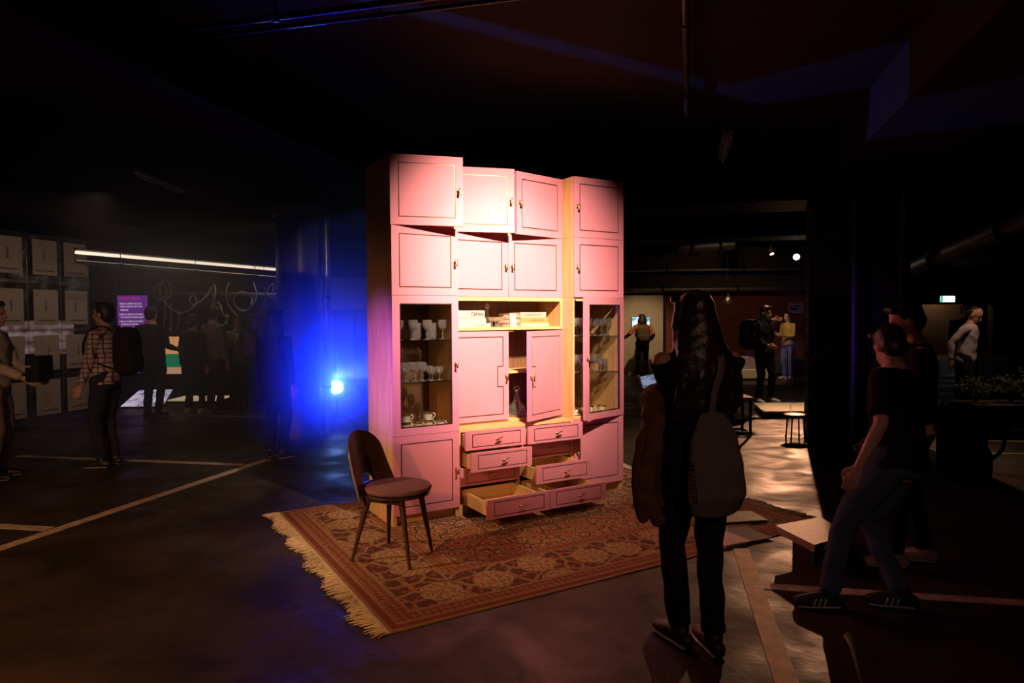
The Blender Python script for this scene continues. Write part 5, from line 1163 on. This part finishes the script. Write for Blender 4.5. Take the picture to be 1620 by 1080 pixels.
BLACKCLOTH = cloth('black_cloth', (0.012, 0.011, 0.012)); NAVY = cloth('navy_cloth', (0.018, 0.02, 0.035)); JEANS = cloth('blue_denim', (0.055, 0.075, 0.13)); LJEANS = cloth('light_denim', (0.20, 0.25, 0.36))
BLACKSHOE = mat('black_shoe', (0.015, 0.014, 0.014), 0.45); WHITESHOE = mat('white_shoe', (0.55, 0.50, 0.46), 0.5); STRIPESHOE = mat('black_suede', (0.012, 0.012, 0.014), 0.7); SOLE = mat('shoe_sole', (0.45, 0.38, 0.32), 0.6)
DARKHAIR = mat('dark_hair', (0.016, 0.011, 0.009), 0.45, var=0.3, scale=40, bump=0.25, bscale=60)
def checked(name, c1, c2):
    m, nt, b = nmat(name); b.inputs['Roughness'].default_value = 0.9; tc = nt.nodes.new('ShaderNodeTexCoord')
    ws = []
    for ax in ('X', 'Y', 'Z'):
        w_ = nt.nodes.new('ShaderNodeTexWave'); w_.bands_direction = ax; w_.inputs['Scale'].default_value = 6.5; nt.links.new(tc.outputs['Object'], w_.inputs['Vector'])
        g = nt.nodes.new('ShaderNodeMath'); g.operation = 'GREATER_THAN'; g.inputs[1].default_value = 0.86; nt.links.new(w_.outputs['Fac'], g.inputs[0]); ws.append(g.outputs[0])
    a = nt.nodes.new('ShaderNodeMath'); a.operation = 'MAXIMUM'; nt.links.new(ws[1], a.inputs[0]); nt.links.new(ws[2], a.inputs[1])
    mx = nt.nodes.new('ShaderNodeMix'); mx.data_type = 'RGBA'; mx.inputs['A'].default_value = (*c1, 1); mx.inputs['B'].default_value = (*c2, 1); nt.links.new(a.outputs[0], mx.inputs['Factor']); nt.links.new(mx.outputs['Result'], b.inputs['Base Color'])
    return m
def dirang(v): return math.degrees(math.atan2(v[1], v[0]))
def backpack(label, root, s=1.0, m=None, off=(0, 0, 0), one=False, w=0.15, h=0.23, d=0.09):
    """top-level pack resting on a person's back; shares the wearer's transform"""
    m = m or cloth('black_nylon', (0.012, 0.012, 0.013)); T = Matrix.Translation(off)
    t = thing('backpack', label, 'backpack', root.location, root.rotation_euler.z); t.scale = root.scale
    MB().ell(T @ Vector((0, -0.135 - d, 1.20)), w, d, h, None, 22, 14, 0.6).build('main_bag', m, t, smooth=True)
    MB().ell(T @ Vector((0, -0.135 - 1.75 * d, 1.09)), w * 0.78, d * 0.5, h * 0.45, None, 18, 10, 0.6).build('front_pocket', m, t, smooth=True)
    for e in ((-1,) if one else (-1, 1)):
        MB().loft(cr([T @ Vector((e * 0.09, -0.14, 1.40)), T @ Vector((e * 0.10, -0.06, 1.455)), T @ Vector((e * 0.11, 0.06, 1.435)), T @ Vector((e * 0.13, 0.135, 1.30)), T @ Vector((e * 0.165, 0.09, 1.14)), T @ Vector((e * 0.15, -0.14, 1.04))], 5), [(0.026, 0.006)] * 26, 8, right=(1, 0, 0)).build('shoulder_strap', m, t, smooth=True)
    MB().tube([T @ Vector((0.03 * math.cos(a_), -0.15, 1.42 + 0.035 * math.sin(a_))) for a_ in [R(x) for x in range(0, 181, 20)]], 0.007, 6).build('grab_loop', m, t, smooth=True)
    return t

# --- left side visitors
g = G(-5, 757); person('visitor in beige top and khaki trousers holding a dark folder at the curtain', (g.x, g.y), dirang((1, 0.25)), 1.72, cloth('beige_top', (0.46, 0.36, 0.24)), cloth('khaki', (0.20, 0.155, 0.10)), hands={'R': (0.16, 0.30, 0.98), 'L': (-0.10, 0.32, 0.98)}, hair='short', jacket_len=-0.02)
t = thing('folder_case', 'dark folder case held by the beige-topped visitor', 'folder', (g.x + 0.38, g.y + 0.08, 0.97), R(14)); MB().box(-0.05, 0.07, -0.17, 0.17, -0.02, 0.22).build('case_body', BLACKCLOTH, t, bevel=0.012); MB().box(-0.055, 0.0, -0.172, 0.172, 0.12, 0.14).build('case_strap', STEEL, t)
g = G(172, 737); P2 = person('man in checked shirt with a black backpack, seen in profile', (g.x, g.y), dirang((-1, 0.08)), 1.72, checked('checked_shirt', (0.42, 0.31, 0.28), (0.10, 0.04, 0.045)), NAVY, hands={'L': (-0.20, 0.14, 0.86), 'R': (0.22, 0.12, 0.86)}, hair='short', head=(0, -2, 0), vox=0.009)
backpack('black backpack on the man in the checked shirt', P2, h=0.25, d=0.10)
g = G(242, 660); person('heavyset man all in black seen from behind in front of the banner', (g.x, g.y), dirang((0.25, 1)), 1.74, BLACKCLOTH, BLACKCLOTH, hair='short', width=1.22, hands={'L': (-0.26, 0.2, 1.05), 'R': (0.27, 0.2, 1.05)})
g = G(307, 655); person('short visitor in dark coat and jeans seen from behind, curly hair', (g.x, g.y), dirang((0.3, 1)), 1.60, NAVY, NAVY, WHITESHOE, hair='curly', jacket_len=0.2, feet={'L': (-0.12, 0, 0, 12), 'R': (0.12, 0.05, 0, -15)}, width=1.08)
g = G(340, 652); person('man in dusty brown shirt seen from behind beside the curly-haired visitor', (g.x, g.y), dirang((0.45, 1)), 1.74, cloth('dusty_brown', (0.20, 0.13, 0.12)), NAVY, hair='short', width=1.1, head=(25, 5, 0))
g = G(367, 648); P6 = person('dark-haired woman facing the camera holding a white cup', (g.x, g.y + 0.3), dirang((0.5, -1)), 1.60, cloth('grey_jumper', (0.22, 0.17, 0.19)), NAVY, hair='bob', hands={'R': (0.08, 0.24, 1.22), 'L': (-0.18, 0.2, 1.0)}, head=(0, 4, 0), vox=0.010)
h6 = P6.matrix_basis @ Vector((0.03, 0.315, 1.26)); t = thing('paper_cup', 'white paper cup in the hand of the dark-haired woman', 'cup', h6); MB().lathe([(0.028, 0), (0.038, 0.10), (0.036, 0.10), (0.027, 0.004)], 16).build('cup_wall', PORCELAIN, t, smooth=True); MB().lathe([(0.039, 0.10), (0.040, 0.106), (0.035, 0.112)], 16).build('cup_lid', PORCELAIN, t, smooth=True)
g = G(397, 655); P7 = person('long-haired woman in a pale knit looking at her phone', (g.x, g.y), dirang((0.9, 0.15)), 1.62, cloth('mauve_knit', (0.24, 0.15, 0.19)), NAVY, hair='long', hands={'R': (0.12, 0.28, 1.28), 'L': (-0.05, 0.26, 1.05)}, head=(0, 14, 0), vox=0.010)
g = G(437, 724); person('woman in black with long dark hair standing against the blue glare', (g.x, g.y), dirang((0.5, 1)), 1.64, BLACKCLOTH, BLACKCLOTH, hair='long', jacket_len=0.22, width=1.05)

# --- right side visitors
g = G(1016, 598); P9 = person('visitor in orange-red top watching the television, seen from behind', (g.x, g.y), dirang((0.02, 1)), 1.60, cloth('orange_top', (0.34, 0.09, 0.04)), BLACKCLOTH, WHITESHOE, hair='bob', hands={'L': (-0.42, 0.10, 1.10), 'R': (0.22, 0.0, 1.02)}, width=1.0)
backpack('brown backpack on the visitor watching the television', P9, m=cloth('brown_canvas', (0.10, 0.06, 0.035)), h=0.22, w=0.17)
g = G(1208, 637); P10 = person('man in black touching his face, standing by the low platform', (g.x, g.y), dirang((0.5, -1)), 1.72, BLACKCLOTH, BLACKCLOTH, WHITESHOE, hair='short', hands={'L': (-0.05, 0.15, 1.46), 'R': (0.12, 0.20, 1.02)}, feet={'L': (-0.15, 0.02, 0, 12), 'R': (0.14, 0.0, 0, -10)}, head=(15, 5, 0), vox=0.010, width=1.05)
backpack('large black backpack on the man touching his face', P10, off=(0.09, 0.02, 0.0), h=0.27, d=0.12, w=0.19)
g = G(1246, 600); person('woman in a yellow top and light jeans with long black hair', (g.x, g.y), dirang((-0.9, -0.3)), 1.64, cloth('yellow_top', (0.62, 0.42, 0.09)), LJEANS, WHITESHOE, hair='long', hands={'L': (-0.12, 0.26, 1.12), 'R': (0.12, 0.28, 1.15)}, vox=0.011)
g = G(1526, 662); person('balding man in a white shirt looking down, hands behind him', (g.x, g.y), dirang((0.75, -0.8)), 1.68, cloth('white_shirt', (0.50, 0.44, 0.46), 0.06), NAVY, hair='fringe_bald', hands={'L': (-0.22, -0.02, 0.92), 'R': (0.24, -0.14, 0.90)}, head=(-8, 32, 0), feet={'L': (-0.12, -0.1, 0, 5), 'R': (0.12, 0.15, 0, -5)}, lean=6, vox=0.010)
p = at(1528, 500, 12.0); person('visitor in dark clothes right behind the balding man', (p.x, p.y), dirang((-0.2, -1)), 1.76, BLACKCLOTH, BLACKCLOTH, hair='short')

# --- foreground woman with tote bag, coat and phone
WP = G(1100, 1024); WH = dirang((-0.25, 1.0))
P14 = person('woman in dark clothes seen from behind with loose hair, holding phone and coat', (WP.x, WP.y), WH, 1.66, BLACKCLOTH, BLACKCLOTH, mat('dark_boot', (0.03, 0.018, 0.014), 0.5), hair='long',
             hands={'L': (-0.02, 0.29, 1.19), 'R': (0.09, 0.27, 1.12)}, elbow=0.02, feet={'L': (-0.055, 0.05, 0, 10), 'R': (0.06, -0.06, 0, -6)}, vox=0.0085, width=1.0, jacket_len=0.12, head=(10, 8, 0), haircol=mat('brown_black_hair', (0.022, 0.014, 0.010), 0.4, var=0.3, scale=40, bump=0.25, bscale=60))
W14 = P14.matrix_basis.copy()
ph = W14 @ Vector((-0.015, 0.40, 1.25)); t = thing('phone', 'glowing phone held up by the woman with the tote bag', 'phone', ph, R(WH - 90)); 
Mp = Matrix.Rotation(R(-35), 4, 'X') @ Matrix.Rotation(R(-20), 4, 'Z')
MB().box(-0.08, 0.08, -0.004, 0.004, -0.038, 0.038, Mp).build('phone_body', BLACKMET, t, bevel=0.003); MB().box(-0.075, 0.075, -0.0055, -0.0042, -0.034, 0.034, Mp).build('phone_screen', screen('phone_picture', [(0.4, (0.12, 0.14, 0.24)), (0.55, (0.30, 0.36, 0.52))], 0.7, 20), t)
tote = thing('tote_bag', 'grey cotton tote bag hanging from the shoulder of the woman with phone', 'bag', WP, R(WH - 90)); tote.scale = P14.scale
TOTE = cloth('grey_canvas', (0.15, 0.125, 0.12))
mb = MB(); mb.loft([(-0.005, -0.20, 0.715), (-0.01, -0.205, 0.78), (-0.015, -0.205, 0.92), (-0.02, -0.195, 1.04), (-0.015, -0.18, 1.12), (-0.015, -0.17, 1.145)], [(0.13, 0.03), (0.150, 0.060), (0.140, 0.060), (0.115, 0.045), (0.085, 0.028), (0.065, 0.018)], 26, right=(0.96, 0.05, 0.0))
remesh('bag_body', mb, TOTE, tote, 0.009, 4, 0.004, 10)
MB().loft(cr([(-0.02, -0.175, 1.12), (-0.01, -0.178, 1.24), (0.035, -0.160, 1.36), (0.07, -0.07, 1.448), (0.10, 0.03, 1.435), (0.14, 0.08, 1.30), (0.15, -0.02, 1.19), (0.13, -0.155, 1.12)], 6), [(0.019, 0.004)] * 43, 8, right=(1, 0.2, 0)).build('bag_strap', TOTE, tote, smooth=True)
text('bag_lettering', 'IM AMSTER', 0.038, INK, tote, Matrix.Translation((-0.162, -0.228, 0.95)) @ Matrix.Rotation(R(-40), 4, 'Z') @ Matrix.Rotation(R(90), 4, 'X') @ Matrix.Rotation(R(-86), 4, 'Z'))
coat = thing('draped_coat', 'brown coat draped over the forearm of the woman with phone', 'coat', WP, R(WH - 90)); coat.scale = P14.scale
mb = MB()
for k in range(7):
    f = k / 6; x = -0.16 - 0.09 * f; y = 0.12 - 0.24 * f
    mb.loft([(x + 0.02, y + 0.04, 1.19 - 0.05 * f), (x - 0.02, y, 1.10 - 0.07 * f), (x - 0.02 - 0.04 * f, y - 0.03 * math.sin(k * 2), 0.93 - 0.05 * f), (x - 0.05 * f + 0.01 * math.sin(k * 5), y + 0.02, 0.74 + 0.05 * math.sin(k * 2.2)), (x + 0.03 - 0.02 * f, y + 0.02, 0.64 + 0.06 * math.sin(k * 1.7) + 0.06 * f)], [(0.035, 0.025), (0.045, 0.035), (0.05, 0.035), (0.05, 0.032), (0.035, 0.02)], 10)
mb.loft([(-0.10, 0.22, 1.20), (-0.17, 0.10, 1.19), (-0.24, -0.02, 1.14)], [0.06, 0.065, 0.05], 12)
COAT = cloth('rust_coat', (0.15, 0.070, 0.045)); remesh('coat_cloth', mb, COAT, coat, 0.010, 6, 0.006, 12)
mb = MB(); mb.loft(cr([(-0.28, -0.06, 1.06), (-0.33, -0.08, 0.92), (-0.33, -0.09, 0.78), (-0.31, -0.08, 0.68)], 4), [0.035] * 13, 10); remesh('coat_sleeve', mb, COAT, coat, 0.010, 4, 0.004, 14)

# --- two visitors at the right edge of the rug
A = G(1418, 960); PA = person('visitor in dark t-shirt, jeans and striped sneakers stepping past the box stand', (A.x, A.y), dirang((-0.62, 0.78)), 1.60, BLACKCLOTH, JEANS, STRIPESHOE, hair='short',
    feet={'L': (-0.30, 0.24, 0, 45), 'R': (0.02, -0.02, 0, 35)}, hands={'L': (-0.30, 0.08, 0.83), 'R': (0.17, 0.16, 0.88)}, lean=8, side=12, head=(-30, 28, 8), sleeves='short', vox=0.0085, width=1.12, hips_shift=0.0, curl=0.7, drop=0.09)
Bp = G(1440, 895); PB = person('visitor in dark clothes with one pale shoe showing, standing close behind', (Bp.x, Bp.y), dirang((-0.9, 0.3)), 1.64, BLACKCLOTH, BLACKCLOTH, mat('pale_suede_shoe', (0.34, 0.25, 0.20), 0.7), hair='short', feet={'L': (-0.05, 0.10, 0, 5), 'R': (0.12, -0.10, 0, -5)}, head=(0, 25, 0), vox=0.010, width=1.1)
bp_ = backpack('black rucksack with looped straps hanging low behind the dark-dressed pair', PB, off=(0.02, -0.02, -0.40), h=0.25, w=0.18, d=0.12)
MB().tube(cr([(0.02, -0.38, 0.92), (0.05, -0.50, 0.88), (0.08, -0.51, 0.76), (0.06, -0.40, 0.66)], 6), 0.011, 8).build('hanging_strap', BLACKCLOTH, bp_, smooth=True)

# ------------------------------------------------------------------ haze in the blue beam
def haze():
    m = bpy.data.materials.new('blue_lit_haze'); m.use_nodes = True; nt = m.node_tree; nt.nodes.clear()
    out = nt.nodes.new('ShaderNodeOutputMaterial'); v = nt.nodes.new('ShaderNodeVolumeScatter'); v.inputs['Color'].default_value = (1, 1, 1, 1); v.inputs['Density'].default_value = 0.11; v.inputs['Anisotropy'].default_value = 0.74
    nt.links.new(v.outputs[0], out.inputs['Volume'])
    o = MB().box(-5.2, -0.9, 6.0, 10.6, 0.02, 2.95).build('haze', m)
    tag(o, 'thin theatrical haze glowing around the blue stage lamp', 'haze', kind='stuff')
haze()
